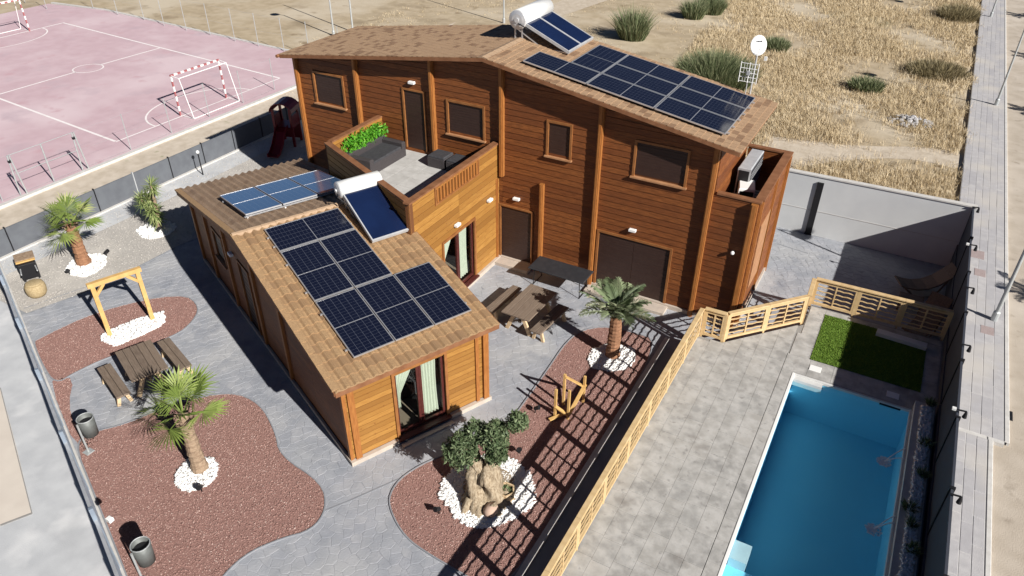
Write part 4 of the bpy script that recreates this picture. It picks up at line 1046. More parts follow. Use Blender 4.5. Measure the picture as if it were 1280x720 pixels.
# roof slabs + tiles
XA, XB = -.27, 4.15
mb = MB()
for a0, a1 in ((AE, AR), (AR, AB)):
    z0, z1 = wz(a0), wz(a1)
    mb.hexa([(XA, a0, z0 - .13), (XB, a0, z0 - .13), (XB, a1, z1 - .13), (XA, a1, z1 - .13), (XA, a0, z0 - .03), (XB, a0, z0 - .03), (XB, a1, z1 - .03), (XA, a1, z1 - .03)])
wr = mb.build('roof', M['cap'], wg)
mb = MB(); mb.beam((XA, AE - .013, ZE - .1), (XB, AE - .013, ZE - .1), .025, .13, (0, 0, 1))
for x in (XA - .013, XB + .013):
    mb.beam((x, AE, ZE - .08), (x, AR - .002, ZRg - .08), .024, .12); mb.beam((x, AR + .002, ZRg - .08), (x, AB, ZBk - .08), .024, .12)
mb.build('fascia', M['cap'], wr)
def tilemesh(w, l, amp, m):
    mb = MB(); xs = np.linspace(0, w, 6); zz = [0, .7, 1, .55, .08, 0]
    v = []
    for y, up in ((0, .022), (l * 1.06, .002)):
        for x, z in zip(xs, zz): v.append((x, y, up + amp * z))
    for x, z in zip(xs, zz): v.append((x, 0, -.01 + amp * z * .3))
    f = [(i, i + 1, 6 + i + 1, 6 + i) for i in range(5)] + [(12 + i, 12 + i + 1, i + 1, i) for i in range(5)]
    return mb.add(v, f)
TW, TLn = .225, .355
ncol = int((XB - XA) / TW); tw = (XB - XA) / ncol
def lay(a0, a1, rows_, m, cnt):
    dl = (a1 - a0) / rows_; z0, z1 = wz(a0), wz(a1); ang_ = math.atan2(z1 - z0, abs(a1 - a0)); ln_ = math.hypot(z1 - z0, a1 - a0) / rows_
    proto = tilemesh(tw, ln_, .06, m); me = proto.mesh('roof_tile', m)
    rest = MB(); sgn = 1 if a1 > a0 else -1
    for r in range(rows_):
        for c_ in range(ncol):
            y = a0 + dl * r; z = z0 + (z1 - z0) * r / rows_ - .012; x = XA + c_ * tw
            mat4 = Matrix.Translation((x if sgn > 0 else x + tw, y, z)) @ Matrix.Rotation(0 if sgn > 0 else PI, 4, 'Z') @ Matrix.Rotation(ang_ + random.uniform(-.006, .006), 4, 'X')
            if cnt[0] < 290:
                o = bpy.data.objects.new('roof_tile', me); C.objects.link(o); o.parent = wr; o.matrix_local = mat4; cnt[0] += 1
            else: rest.add([tuple(mat4 @ Vector(p)) for p in proto.v], proto.f, random.uniform(.01, .99))
    if rest.v: o = rest.build('roof_tile', m, wr); o['kind'] = 'stuff'
cnt = [0]
lay(AE - .04, AR, 20, M['tile'], cnt); lay(AB + .04, AR, 21, M['tile_b'], cnt)
mb = MB()
for k in range(11):
    x0 = XA - .02 + k * (XB - XA) / 11; mb.tube([(x0, AR, ZRg - .02), (x0 + (XB - XA) / 11 + .02, AR, ZRg - .02)], [.105, .095], 10)
mb.build('ridge_cap', M['ridge'], wr)
mb = MB()
for a0, a1, n_ in ((AE, AR, 15), (AB, AR, 16)):
    for k in range(n_):
        y0 = a0 + (a1 - a0) * k / n_; y1 = a0 + (a1 - a0) * (k + 1.06) / n_
        mb.beam((XA + .03, y0, wz(y0) + .045), (XA + .03, min(max(y1, AE), AB), wz(y1) + .03), .17, .05, (0, 0, 1))
mb.build('verge_tile', M['tile'], wr)
t = thing('wall_light', 'small white lamp above the curtained glazed door of the wing', 'lamp', (0, 0, 0), 0, 'white lamps on the house walls'); lampmesh(t)
p = c1 + WB * 1.94 - WA * .035; t.location = (p[0], p[1], 2.38); t.rotation_euler = (0, 0, math.atan2(WA[1], WA[0]) + PI / 2)
t = thing('wall_light', 'dark little lamp on the shaded side of the wing', 'lamp', (0, 0, 0), 0); lampmesh(t); p = c1 + WA * 7.4 - WB * .035; t.location = (p[0], p[1], 2.3); t.rotation_euler = (0, 0, math.atan2(WB[1], WB[0]) + PI / 2)

# ------------------------------------------------------------------ solar panels
def pv_panel(W, L_, parent, cm='pv'):
    """W x L panel lying in local xy, origin at a corner, split across the long side"""
    t = bpy.data.objects.new('solar_panel', None); C.objects.link(t); t.parent = parent; t.empty_display_size = .2
    fr = MB(); b = .022
    fr.box(0, W, 0, b, 0, .04); fr.box(0, W, L_ - b, L_, 0, .04); fr.box(0, b, b, L_ - b, 0, .04); fr.box(W - b, W, b, L_ - b, 0, .04)
    (fr.box(b, W - b, L_ / 2 - .009, L_ / 2 + .009, 0, .0385) if L_ > W else fr.box(W / 2 - .009, W / 2 + .009, b, L_ - b, 0, .0385))
    fr.build('frame', M['alu'], t)
    def cell(x0, x1, y0, y1):
        me = MB().add([(x0, y0, .034), (x1, y0, .034), (x1, y1, .034), (x0, y1, .034), (x0, y0, .004), (x1, y0, .004), (x1, y1, .004), (x0, y1, .004)], [(0, 1, 2, 3), (7, 6, 5, 4)]).mesh('cell_sheet', M[cm])
        uv = me.uv_layers.new(name='UVMap'); big = L_ > W
        co = [(0, 0), (1, 0), (1, 1), (0, 1)] if big else [(0, 0), (0, 1), (1, 1), (1, 0)]
        for k in range(4): uv.data[k].uv = co[k]
        o = bpy.data.objects.new('cell_sheet', me); C.objects.link(o); o.parent = t
    if L_ > W: cell(b, W - b, b, L_ / 2 - .009); cell(b, W - b, L_ / 2 + .009, L_ - b)
    else: cell(b, W / 2 - .009, b, L_ - b); cell(W / 2 + .009, W - b, b, L_ - b)
    return t
wing_m = Matrix.Translation((c1[0], c1[1], 0)) @ Matrix.Rotation(math.atan2(WB[1], WB[0]), 4, 'Z')
th = math.atan2(ZRg - ZE, AR - AE)
def on_wing(b, a, lift): return Matrix.Translation((b, a, wz(a) + lift)) @ Matrix.Rotation(th, 4, 'X')
def copy_panel(src):
    c = src.copy(); C.objects.link(c)
    for ch in src.children: d = ch.copy(); C.objects.link(d); d.parent = c
    return c
kk = 1 / math.cos(th); A_port = None
for (c_, r_) in ((0, 0), (1, 0), (2, 0), (0, 1), (1, 1)):
    if A_port is None: A_port = o = pv_panel(1.055, 2.02 * kk, wg)
    else: o = copy_panel(A_port)
    o.matrix_local = on_wing(.5 + 1.08 * c_, .37 + 2.07 * r_, .1)
o = pv_panel(2.13, 1.0 * kk, wg); o.matrix_local = on_wing(.5, 4.51, .1)
for a in (.7, 2.0, 2.85, 4.0, 4.8, 5.2): MB().beam((.44, a, wz(a) + .075), (2.68 if a > 2.3 else 3.78, a, wz(a) + .075), .04, .04).build('panel_rail', M['alu'], wg)
# three panels with a painted sky reflection on the back slope, front edge propped up
bp = None
for k in range(3):
    if bp is None: bp = o = pv_panel(1.06, 2.62, wg, 'pv_sky')
    else: o = copy_panel(bp)
    o.matrix_local = Matrix.Translation((.45 + 1.1 * k, 6.87, wz(6.87) + .12)) @ Matrix.Rotation(-math.atan2(wz(6.87) - wz(9.4) - .03, 2.53), 4, 'X')
MB().beam((.4, 6.85, wz(6.85) + .085), (3.75, 6.85, wz(6.85) + .085), .035, .035).build('panel_rail', M['alu'], wg)
MB().beam((.4, 9.05, wz(9.05) + .075), (3.75, 9.05, wz(9.05) + .075), .04, .04).build('panel_rail', M['alu'], wg)
for x in (.5, 1.6, 2.7, 3.65): MB().beam((x, 6.9, wz(6.9)), (x, 6.9, wz(6.9) + .06), .04, .04).build('panel_foot', M['white'], wg)
# main roof
thm = math.atan(SR)
def on_main(x, y, lift=.1): return Matrix.Translation((x - OX, y - OY, rtop(x) + lift)) @ Matrix.Rotation(thm, 4, 'Y')
km = 1 / math.cos(thm); land = None
for (c_, r_) in ((0, 0), (1, 0), (2, 0), (1, 1), (2, 1), (1, 2), (2, 2)):
    if land is None: land = o = pv_panel(2.04 * km, 1.06, mh)
    else: o = copy_panel(land)
    o.matrix_local = on_main(-10.27 + 2.075 * c_, 19.2 + 1.1 * r_)
o = pv_panel(1.0 * km, 2.14, mh); o.matrix_local = on_main(-9.22, 20.3)
for y in (19.45, 19.98, 20.6, 21.1, 21.7, 22.2):
    xa = -10.3 if y < 20.2 else -9.25
    MB().beam((xa - OX, y - OY, rtop(xa) + .07), (-4.02 - OX, y - OY, rtop(-4.02) + .07), .04, .04).build('panel_rail', M['alu'], mh)

# ------------------------------------------------------------------ solar water heaters
def heater(label, loc, rz, W, Lp, rise, ncol_, rt=.27):
    """local: x across, y up the panel"""
    t = thing('solar_water_heater', label, 'water heater', loc, rz, 'solar water heaters on the roofs')
    w = W / ncol_
    for k in range(ncol_):
        def P(x, s, d): # s along the panel, d normal
            c_, s_ = math.cos(rise), math.sin(rise); return (x, s * c_ - d * s_, s * s_ + d * c_)
        def bx(mb, x0, x1, s0, s1, d0, d1): return mb.hexa([P(x0, s0, d0), P(x1, s0, d0), P(x1, s1, d0), P(x0, s1, d0), P(x0, s0, d1), P(x1, s0, d1), P(x1, s1, d1), P(x0, s1, d1)])
        x0 = k * w + .005; x1 = (k + 1) * w - .005; mb = MB()
        bx(mb, x0, x0 + .035, 0, Lp, 0, .09); bx(mb, x1 - .035, x1, 0, Lp, 0, .09); bx(mb, x0 + .035, x1 - .035, 0, .05, 0, .09); bx(mb, x0 + .035, x1 - .035, Lp - .035, Lp, 0, .09); bx(mb, x0 + .035, x1 - .035, .05, Lp - .035, 0, .03)
        c = mb.build('collector', M['wgrey'], t); bx(MB(), x0 + .035, x1 - .035, .05, Lp - .035, .06, .08).build('glass_sheet', M['collector'], c)
    ty = Lp * math.cos(rise) + rt * .55; tz = Lp * math.sin(rise) + rt * .45
    e = .04
    mb = MB(); n = 20
    mb.tube([(-e, ty, tz), (W + e, ty, tz)], rt, 24); tk = mb.build('tank', M['enamel'], t, False)
    for p in tk.data.polygons: p.use_smooth = len(p.vertices) == 4
    for x, s in ((-e, -1), (W + e, 1)):
        mb = MB(); mb.tube([(x, ty, tz), (x + s * .02, ty, tz), (x + s * .045, ty, tz)], [rt * .97, rt * .93, rt * .6], 24); mb.tube([(x + s * .045, ty, tz), (x + s * .08, ty, tz)], rt * .25, 10)
        mb.build('end_cap', M['tankcap'], tk)
    zb = -.05
    for x in (.1, W - .1):
        fr = MB()
        fr.beam((x, ty - .1, tz - rt), (x, ty - .1, zb + .0), .04, .04); fr.beam((x, ty + .15, tz - rt * .9), (x, ty + .15, zb + .02), .04, .04); fr.beam((x, .1, .0), (x, ty + .15, .02), .04, .04); fr.beam((x, ty * .55, .03), (x, ty + .1, tz - rt), .03, .03)
        fr.build('stand_leg', M['alu'], t)
    MB().tube([(-e - .05, ty - .05, tz - .1), (-e - .1, ty - .2, tz - .12), (-.03, ty - .35, tz - .25)], .02, 8).build('pipe', M['black'], t)
    return t
h1 = heater('solar water heater with white tank on the wing roof against the terrace', (0, 0, 0), 0, 1.2, 1.85, R(24), 1, .24)
h1.matrix_world = wing_m @ Matrix.Translation((2.78, 3.78, wz(3.78) + .09))
h2 = heater('larger solar water heater with two collectors at the main roof ridge', (0, 0, 0), 0, 1.86, 1.75, R(23), 2, .3)
h2.matrix_world = Matrix.Translation((-9.62, 20.95, rtop(-9.62) + .08)) @ Matrix.Rotation(PI / 2, 4, 'Z') 

# ------------------------------------------------------------------ satellite dish and grid aerial on the back eave
ds = thing('satellite_dish', 'white satellite dish on a mast at the back corner of the main roof', 'satellite dish', (-4.35, 22.95, 5.5))
MB().tube([(0, .0, -.6), (0, 0, 1.75)], .025, 8).build('mast', M['wgrey'], ds)
mb = MB(); n = 24; dz = 1.9
vs = [(0, 0, 0)]; rs = np.linspace(.07, .27, 5)
fs = []
for i, r in enumerate(rs):
    for k in range(n): a = 2 * PI * k / n; vs.append((r * math.cos(a) * .86, -.22 * r * r * 1.8, r * math.sin(a) * 1.1))
for k in range(n): fs.append((0, 1 + k, 1 + (k + 1) % n))
for i in range(4):
    for k in range(n): fs.append((1 + i * n + k, 1 + (i + 1) * n + k, 1 + (i + 1) * n + (k + 1) % n, 1 + i * n + (k + 1) % n))
mb.add(vs, fs)
md = Matrix.Translation((0, -.08, dz - .02)) @ Matrix.Rotation(R(20), 4, 'Z') @ Matrix.Rotation(R(-28), 4, 'X')
mb.xf(lambda x, y, z: tuple(md @ Vector((x, y, z)))); dsh = mb.build('dish', M['white'], ds, True)
sm_ = dsh.modifiers.new('solid', 'SOLIDIFY'); sm_.thickness = .015
mk = MB()
for k, (x, w, h) in enumerate(((-.09, .028, .012), (-.05, .024, .014), (-.018, .018, .034), (.012, .024, .02), (.044, .024, .02), (.076, .014, .036))):
    mk.box(x, x + w, -.03, -.012, .11 - h / 2 + k * .002, .11 + h / 2 + k * .002)
mk.xf(lambda x, y, z: tuple(md @ Vector((x, y, z)))); mk.build('print', M['rwall'], ds)
MB().tube([tuple(md @ Vector((0, -.02, -.26))), tuple(md @ Vector((0, -.28, -.16)))], .008, 6).build('arm', M['wgrey'], ds)
MB().box(.22, .30, -.02, .06, 1.45, 1.56).build('receiver', M['enamel'], ds)
ga = thing('grid_aerial', 'white wire grid aerial below the satellite dish', 'aerial', (-4.47, 22.92, 6.02)); ga.scale = (.8, .8, .78)
mb = MB()
for z in (.35, .52, .69, .86, 1.05): mb.tube([(-.33, -.15, z), (.33, -.15, z)], .012, 6)
for x in (-.33, 0, .33): mb.tube([(x, -.15, .3), (x, -.15, 1.1)], .016, 6)
for x in (-.2, -.1, .1, .2): mb.tube([(x, -.15, .35), (x, -.15, 1.05)], .006, 5)
mb.build('grid', M['white'], ga); MB().tube([(0, -.1, -.9), (0, -.1, .7)], .02, 8).build('mast', M['wgrey'], ga); MB().box(-.06, .06, -.22, -.16, .62, .78).build('dipole', M['wgrey'], ga)

# ------------------------------------------------------------------ balcony units, terrace furniture
def ac_unit(label, loc, rz, W, D, Hh, tilt=0):
    t = thing('air_conditioner', label, 'air conditioner', loc, rz, 'outdoor units on the balcony')
    MB().bevbox(-D / 2, D / 2, -W / 2, W / 2, .06, Hh, .02).build('casing', M['wgrey'], t)
    g = MB(); g.box(D / 2 + .001, D / 2 + .012, -W / 2 + .05, W / 2 - .05, .1, Hh - .06); g.build('grille', M['dark'], t)
    f = MB()
    for k in range(7): f.box(D / 2 + .013, D / 2 + .02, -W / 2 + .06, W / 2 - .06, .14 + k * (Hh - .24) / 7, .155 + k * (Hh - .24) / 7)
    f.build('slats', M['wgrey'], t); MB().box(-D / 2 + .04, D / 2 - .04, -W / 2 - .015, -W / 2 - .001, .12, Hh - .08).build('side_grille', M['black'], t)
    b = MB()
    for y in (-W / 2 + .1, W / 2 - .1): b.box(-D / 2, D / 2, y - .03, y + .03, 0, .06)
    b.build('foot', M['black'], t); return t
ac_unit('large grey outdoor unit at the back of the small balcony', (-3.70, 21.7, 3.42), 0, 1.6, .38, .95)
ax_, ay_ = gp(934, 231, 3.95); a2 = ac_unit('smaller white outdoor unit in front on the small balcony', (ax_, ay_, 3.42), .25, .7, .46, .55)
for c_ in a2.children:
    if c_.name.startswith('casing'): c_.data.materials[0] = M['white']
# sofa
def sofa():
    x0, y0 = -15.1, 16.95
    t = thing('terrace_sofa', 'long dark grey rattan sofa beside the green plants on the terrace', 'sofa', (-15.15, 17.72, 3.295))
    MB().bevbox(-.1, .72, -.75, .75, .0, .34, .03).build('seat', M['rattan'], t)
    MB().bevbox(-.32, -.101, -.95, .95, 0, .58, .03).build('backrest', M['rattan'], t)
    for y in (-.95, .751): MB().bevbox(-.1, .72, y, y + .2, 0, .52, .03).build('armrest', M['rattan'], t)
    MB().bevbox(-.08, .7, -.74, .74, .341, .4, .025).build('cushion', M['dark'], t)
sofa()
def leaves(n, ell, size, m, name, parent=None, seed=0):
    """leaf quads spread through ellipsoids [(cx,cy,cz,rx,ry,rz)]"""
    P = []
    vol = np.array([e[3] * e[4] * e[5] for e in ell]) ** .67; cnt_ = (n * vol / vol.sum()).astype(int) + 1
    for e, k in zip(ell, cnt_):
        d = rng.normal(0, 1, (k, 3)); d /= np.linalg.norm(d, axis=1)[:, None]; r = rng.uniform(.40, 1.12, k) ** .65 * (1 + .25 * np.sin(5 * d[:, 0] + 3 * d[:, 1] + e[0]) * np.cos(4 * d[:, 2]))
        P.append(np.array(e[:3]) + d * r[:, None] * np.array(e[3:]))
    P = np.concatenate(P); n = len(P)
    a = rng.normal(0, 1, (n, 3)); a[:, 2] += .4; a /= np.linalg.norm(a, axis=1)[:, None]; b = np.cross(a, rng.normal(0, 1, (n, 3))); b /= np.linalg.norm(b, axis=1)[:, None]
    s = size * rng.uniform(.6, 1.3, n)[:, None]; a *= s; b *= s * .33
    V = np.stack([P - a, P + b, P + a, P - b], 1).reshape(-1, 3); F = np.arange(4 * n).reshape(-1, 4)
    return npmesh(name, V, F, m, rng.uniform(.01, .99, n), parent)
hd = thing('terrace_plants', 'bright green leafy plants along the terrace parapet behind the sofa', 'plants', (-15.5, 17.9, 3.295))
MB().bevbox(-.13, .13, -1.0, 1.0, 0, .4, .02).build('trough', M['rattan'], hd)
leaves(1500, [(.02, -.85 + .28 * k, .66 + .05 * (k % 2), .26, .24, .27) for k in range(7)], .075, M['hedge'], 'foliage', hd)
for k, (x, y, lb) in enumerate(((-12.98, 18.62, 'dark rattan cube stool under the terrace window, nearer the door'), (-12.24, 18.6, 'dark rattan cube stool under the terrace window, in the corner'))):
    t = thing('cube_stool', lb, 'stool', (x, y, 3.295), 0, 'cube stools on the terrace')
    MB().bevbox(-.32, .32, -.3, .3, 0, .34, .02).build('base', M['rattan'], t); MB().bevbox(-.31, .31, -.29, .29, .341, .41, .03).build('cushion', M['dark'], t)

# ------------------------------------------------------------------ yard furniture
def table(label, loc, rz, L_, W, group='garden tables'):
    t = thing('garden_table', label, 'table', loc, rz, group); nb = 5
    for k in range(nb): MB().bevbox(-L_ / 2, L_ / 2, -W / 2 + k * W / nb + .004, -W / 2 + (k + 1) * W / nb - .004, .675, .72, .006).build('plank', M['oldwood'], t)
    for sx in (-1, 1):
        x = sx * (L_ / 2 - .22)
        for sy in (-1, 1): MB().beam((x, sy * W * .42, .0), (x, sy * W * .14, .63), .11, .07, (1, 0, 0)).build('leg', M['woodend'], t)
        MB().box(x - .04, x + .04, -W / 2 + .05, W / 2 - .05, .63, .674).build('brace', M['oldwood'], t)
    MB().box(-L_ / 2 + .27, L_ / 2 - .27, -.04, .04, .3, .38).build('stretcher', M['oldwood'], t); return t
def bench(label, loc, rz, L_, W):
    t = thing('garden_bench', label, 'bench', loc, rz, 'garden benches')
    for k in range(2): MB().bevbox(-L_ / 2, L_ / 2, -W / 2 + k * W / 2 + .004, -W / 2 + (k + 1) * W / 2 - .004, .37, .42, .008).build('plank', M['oldwood'], t)
    for sx in (-1, 1):
        x = sx * (L_ / 2 - .2)
        for sy in (-1, 1): MB().beam((x, sy * W * .45, 0), (x, sy * W * .2, .37), .09, .07, (1, 0, 0)).build('leg', M['woodend'], t)
    return t
table('weathered wooden table on the left paving, between two benches', (-16.27, 8.73, .008), R(-22), 1.55, .95)
bench('weathered bench left of the left table, nearest the metal fence', (-16.58, 8.0, .008), R(-19), 1.6, .36)
bench('weathered bench right of the left table, nearest the wing', (-16.1, 9.58, .008), R(-19), 1.65, .36)
table('weathered wooden table in front of the house, partly in palm shade', (-8.4, 16.35, .008), R(88), 1.75, .95)
bench('weathered bench right of the shaded table, towards the palm', (-7.66, 16.25, .008), R(85), 1.65, .38)
bench('weathered bench left of the shaded table, close to the glazed door', (-9.4, 16.5, .008), R(86), 1.6, .34)
t = thing('black_table', 'long low black table with thin metal legs against the house front', 'table', (-8.4, 18.5, .008))
MB().bevbox(-.98, .98, -.42, .42, .66, .70, .012).build('tabletop', M['darktop'], t)
for sx in (-1, 1):
    for sy in (-1, 1): MB().tube([(sx * .8, sy * .28, .66), (sx * .84, sy * .31, 0)], .014, 6).build('leg', M['black'], t)
    MB().tube([(sx * .84, -.31, .02), (sx * .84, .31, .02)], .012, 6).build('foot_bar', M['black'], t)
# wooden portal (swing frame)
pt = thing('wooden_portal', 'pale pine swing frame of two posts and a beam on white pebbles', 'frame', (-18.72, 10.1, .02), math.atan2(10.7 - 9.51, -18.49 + 18.94))
hw = .62
for s in (-1, 1):
    MB().box(s * hw - .06, s * hw + .06, -.06, .06, 0, 1.74).build('post', M['pine'], pt)
    MB().beam((s * hw * .97, 0, 1.42), (s * (hw - .3), 0, 1.73), .08, .09, (0, 1, 0)).build('brace', M['pine'], pt)
MB().box(-hw - .12, hw + .12, -.065, .065, 1.741, 1.87).build('beam', M['pine'], pt)
# open wooden frame in the red gravel (stakes and slanted rails)
ws = thing('wooden_crate_frame', 'rough open frame of upright pale stakes and slanted rails in the red gravel', 'frame', (-5.62, 13.3, .02))
for (x, y, h) in ((-.22, -.35, .92), (-.22, .15, 1.05), (.12, -.28, .98), (.2, .5, .9)): MB().box(x - .03, x + .03, y - .03, y + .03, 0, h).build('stake', M['pine'], ws)
for a, b in (((-.2, .15, .98), (.18, .5, .55)), ((-.24, -.35, .35), (.16, -.28, .12)), ((.14, -.3, .15), (.22, .52, .62)), ((-.26, -.6, .06), (-.02, -.2, .06))): MB().beam(a, b, .09, .035).build('rail', M['pine'], ws)
# litter bins
def bin_(label, loc):
    t = thing('litter_bin', label, 'bin', loc, 0, 'litter bins by the metal fence')
    mb = MB(); mb.tube([(0, 0, .42), (0, 0, .95)], [.155, .18], 18, False); o = mb.build('basket', M['binm'], t, True); m_ = o.modifiers.new('solid', 'SOLIDIFY'); m_.thickness = .012
    MB().lathe([(.153, .43), (.153, .45)], 18).build('bottom', M['binm'], t); MB().lathe([(.166, .80), (.166, .82)], 18).build('liner', M['black'], t)
    mb = MB(); mb.tube([(.185 * math.cos(a), .185 * math.sin(a), .95) for a in np.linspace(0, 2 * PI, 19)], .012, 5, False); mb.build('rim', M['steel'], t)
    MB().tube([(.0, -.22, 0), (0, -.22, .9)], .025, 8).build('post', M['steel'], t); MB().bevbox(-.1, .1, -.32, -.12, 0, .02, .004).build('foot', M['steel'], t); return t
bx_, by_ = gp(113, 564); bin_('grey metal litter bin at the edge of the red gravel beside the metal fence', (-15.27, 6.42, .02))
bin_('grey metal litter bin at the bottom left, nearest the camera', (-11.05, 4.66, .02))
o = MB().bevbox(-.06, .06, -.05, .05, 0, .1, .015).build('white_box', M['white']); o.location = (-11.55, 5.0, 1.02); o.location = (-11.75, 4.62, 1.3)
tag(o, 'little white box on the metal fence by the nearest bin', 'box')
# wooden box + wicker stool by the left fence
cx_, cy_ = gp(24, 352); bt = thing('black_cart', 'black box cart with brown wooden lid and two grey handles in the left corner', 'cart', (-24.05, 10.35, .015), R(-25)); bt.scale = (.85, .85, .85)
MB().bevbox(-.55, .35, -.3, .3, .12, .75, .02).build('body', M['black'], bt); MB().bevbox(-.62, .02, -.34, .34, .751, .80, .01).build('lid', M['ptrunk2'], bt)
MB().bevbox(.03, .16, -.33, .33, .751, .79, .01).build('strip', M['pine'], bt)
for s in (-1, 1): MB().tube([(.3, s * .25, .6), (.85, s * .27, .62)], .025, 8).build('handle', M['wgrey'], bt)
for sx in (-.45, .25):
    for s in (-1, 1): MB().box(sx - .04, sx + .04, s * .25 - .04, s * .25 + .04, 0, .119).build('leg', M['black'], bt)
wx, wy = gp(41, 384); stl = thing('wicker_stool', 'round straw coloured wicker stool beside the black cart', 'stool', (-22.85, 9.8, .015)); stl.scale = (.85, .85, .85)
MB().lathe([(.27, 0), (.34, .12), (.36, .3), (.34, .45), (.3, .5)], 18).build('basket', M['straww'], stl, True); MB().lathe([(.29, .501), (.31, .53), (.25, .56)], 18).build('cushion', M['straww'], stl, True)
# garden spotlights
def spot(u, v, lb):
    x, y = gp(u, v); t = thing('garden_spotlight', lb, 'spotlight', (x, y, .03), random.uniform(0, 6), 'black spotlights in the gravel')
    MB().tube([(0, 0, 0), (0, 0, .14)], .015, 6).build('stake', M['black'], t); MB().tube([(-.02, 0, .14), (.1, 0, .22)], [.05, .065], 10).build('head', M['black'], t)
for a in ((134, 321, 'black spotlight on the paved side of the first palm'), (88, 344, 'black spotlight in the pebbles in front of the first palm'), (199, 292, 'black spotlight at the foot of the yucca'), (253, 615, 'black spotlight in the pebbles of the palm in the large red bed'),
          (549, 643, 'black spotlight left of the olive pebbles'), (650, 568, 'black spotlight behind the olive pebble ring'), (669, 517, 'black spotlight beside the stake frame')): spot(*a)
# stone and small planter by the olive
x, y = gp(614, 642); o = MB().sphere((0, 0, .1), .17, 9, 6, (1, 1.25, .8)).build('garden_stone', M['stone'], None, True); o.location = (x, y, .03); tag(o, 'rounded pinkish stone in the white pebbles at the olive foot', 'stone')
x, y = gp(632, 622); t = thing('hexagonal_planter', 'small pale hexagonal planter with a green plant by the olive trunk', 'planter', (x, y, .03))
mb = MB()
for k in range(6): a, b = k * PI / 3, (k + 1) * PI / 3; mb.beam((.21 * math.cos(a), .21 * math.sin(a), .13), (.21 * math.cos(b), .21 * math.sin(b), .13), .035, .26)
mb.build('rim', M['woodend'], t); V, F, tt = blades(0, 0, .16, .16, 140, .22, .02, .8, .1); npmesh('plant', V, F, M['olive'], tt, t)
# black column by the back wall, light stake by the grey fence
t = thing('black_column', 'flat black upright strip fixed on the sunlit white back wall', 'column', (-1.95, 26.22, 0)); MB().bevbox(-.11, .11, -.025, .025, .04, 2.1, .006).build('cover_strip', M['black'], t); MB().bevbox(-.13, .13, -.04, .025, 0, .04, .01).build('base', M['black'], t)
x, y = gp(254, 219); t = thing('stake_light', 'thin dark post with a white lamp before the grey panel fence', 'lamp', (x, y, .0)); MB().tube([(0, 0, 0), (0, 0, 1.0)], .025, 8).build('post', M['black'], t); MB().sphere((0, 0, 1.05), .075, 10, 7).build('globe', M['white'], t, True)
# shaded garden loungers at the right
def lounger(label, loc, rz, flip_=1):
    t = thing('curved_lounger', label, 'lounger', loc, rz, 'loungers in the shaded corner')
    pr = [(-.8, .42), (-.55, .34), (-.25, .3), (.05, .34), (.35, .5), (.65, .78), (.85, 1.02)]
    for k in range(len(pr) - 1):
        MB().beam((pr[k][0], 0, pr[k][1]), (pr[k + 1][0] - .01, 0, pr[k + 1][1]), .62, .05, (0, 1, 0) if False else (0, 0, 1)).build('slat', M['oldwood'], t)
    for s in (-1, 1): MB().tube([(-.7, s * .28, .38), (-.3, s * .28, .03), (.3, s * .28, .03), (.6, s * .28, .7)], .03, 8).build('runner', M['oldwood'], t)
lounger('curved straw lounger in deep shade by the far right wall', (2.0, 24.0, .008), R(25))
lounger('straw lounger in the shade just behind the wooden fence end', (2.2, 21.6, .008), R(70))
t = thing('low_table', 'low dark table between the two shaded loungers', 'table', (1.75, 22.8, .008)); MB().bevbox(-.35, .35, -.3, .3, .36, .4, .01).build('tabletop', M['oldwood'], t)
for sx in (-1, 1):
    for sy in (-1, 1): MB().box(sx * .3 - .03, sx * .3 + .03, sy * .25 - .03, sy * .25 + .03, 0, .359).build('leg', M['oldwood'], t)
# red playset in the shade left of the house
t = thing('red_playset', 'dark red plastic slide tower in the house shade by the grey fence', 'slide', (-24.6, 23.2, .015), R(-69))
for sx in (-.4, .4):
    for sy in (-.4, .4): MB().box(sx - .05, sx + .05, sy - .05, sy + .05, 0, 1.75).build('post', M['red'], t)
MB().bevbox(-.45, .45, -.45, .45, .85, .93, .01).build('platform', M['red'], t)
mb = MB()
for k in range(8):
    a, b = PI * k / 8, PI * (k + 1) / 8; mb.hexa([(-.5, .5 * math.cos(a), 1.6 + .4 * math.sin(a)), (.5, .5 * math.cos(a), 1.6 + .4 * math.sin(a)), (.5, .5 * math.cos(b), 1.6 + .4 * math.sin(b)), (-.5, .5 * math.cos(b), 1.6 + .4 * math.sin(b)),
        (-.5, .54 * math.cos(a), 1.6 + .44 * math.sin(a)), (.5, .54 * math.cos(a), 1.6 + .44 * math.sin(a)), (.5, .54 * math.cos(b), 1.6 + .44 * math.sin(b)), (-.5, .54 * math.cos(b), 1.6 + .44 * math.sin(b))])
mb.build('roof', M['red'], t)
mb = MB(); pr = [(.45, .93), (.8, .82), (1.3, .35), (1.7, .12), (1.95, .12)]
for k in range(4):
    mb.beam((pr[k][0], 0, pr[k][1]), (pr[k + 1][0], 0, pr[k + 1][1]), .45, .03)
    for s in (-1, 1): mb.beam((pr[k][0], s * .235, pr[k][1] + .06), (pr[k + 1][0], s * .235, pr[k + 1][1] + .06), .03, .16)
mb.build('chute', M['red'], t)
for s in (-1, 1): MB().box(-.4, .4, s * .42 - .015, s * .42 + .015, .94, 1.4).build('side_panel', M['red'], t)
MB().box(-.44, -.41, -.35, .35, .1, .84).build('ladder', M['red'], t)

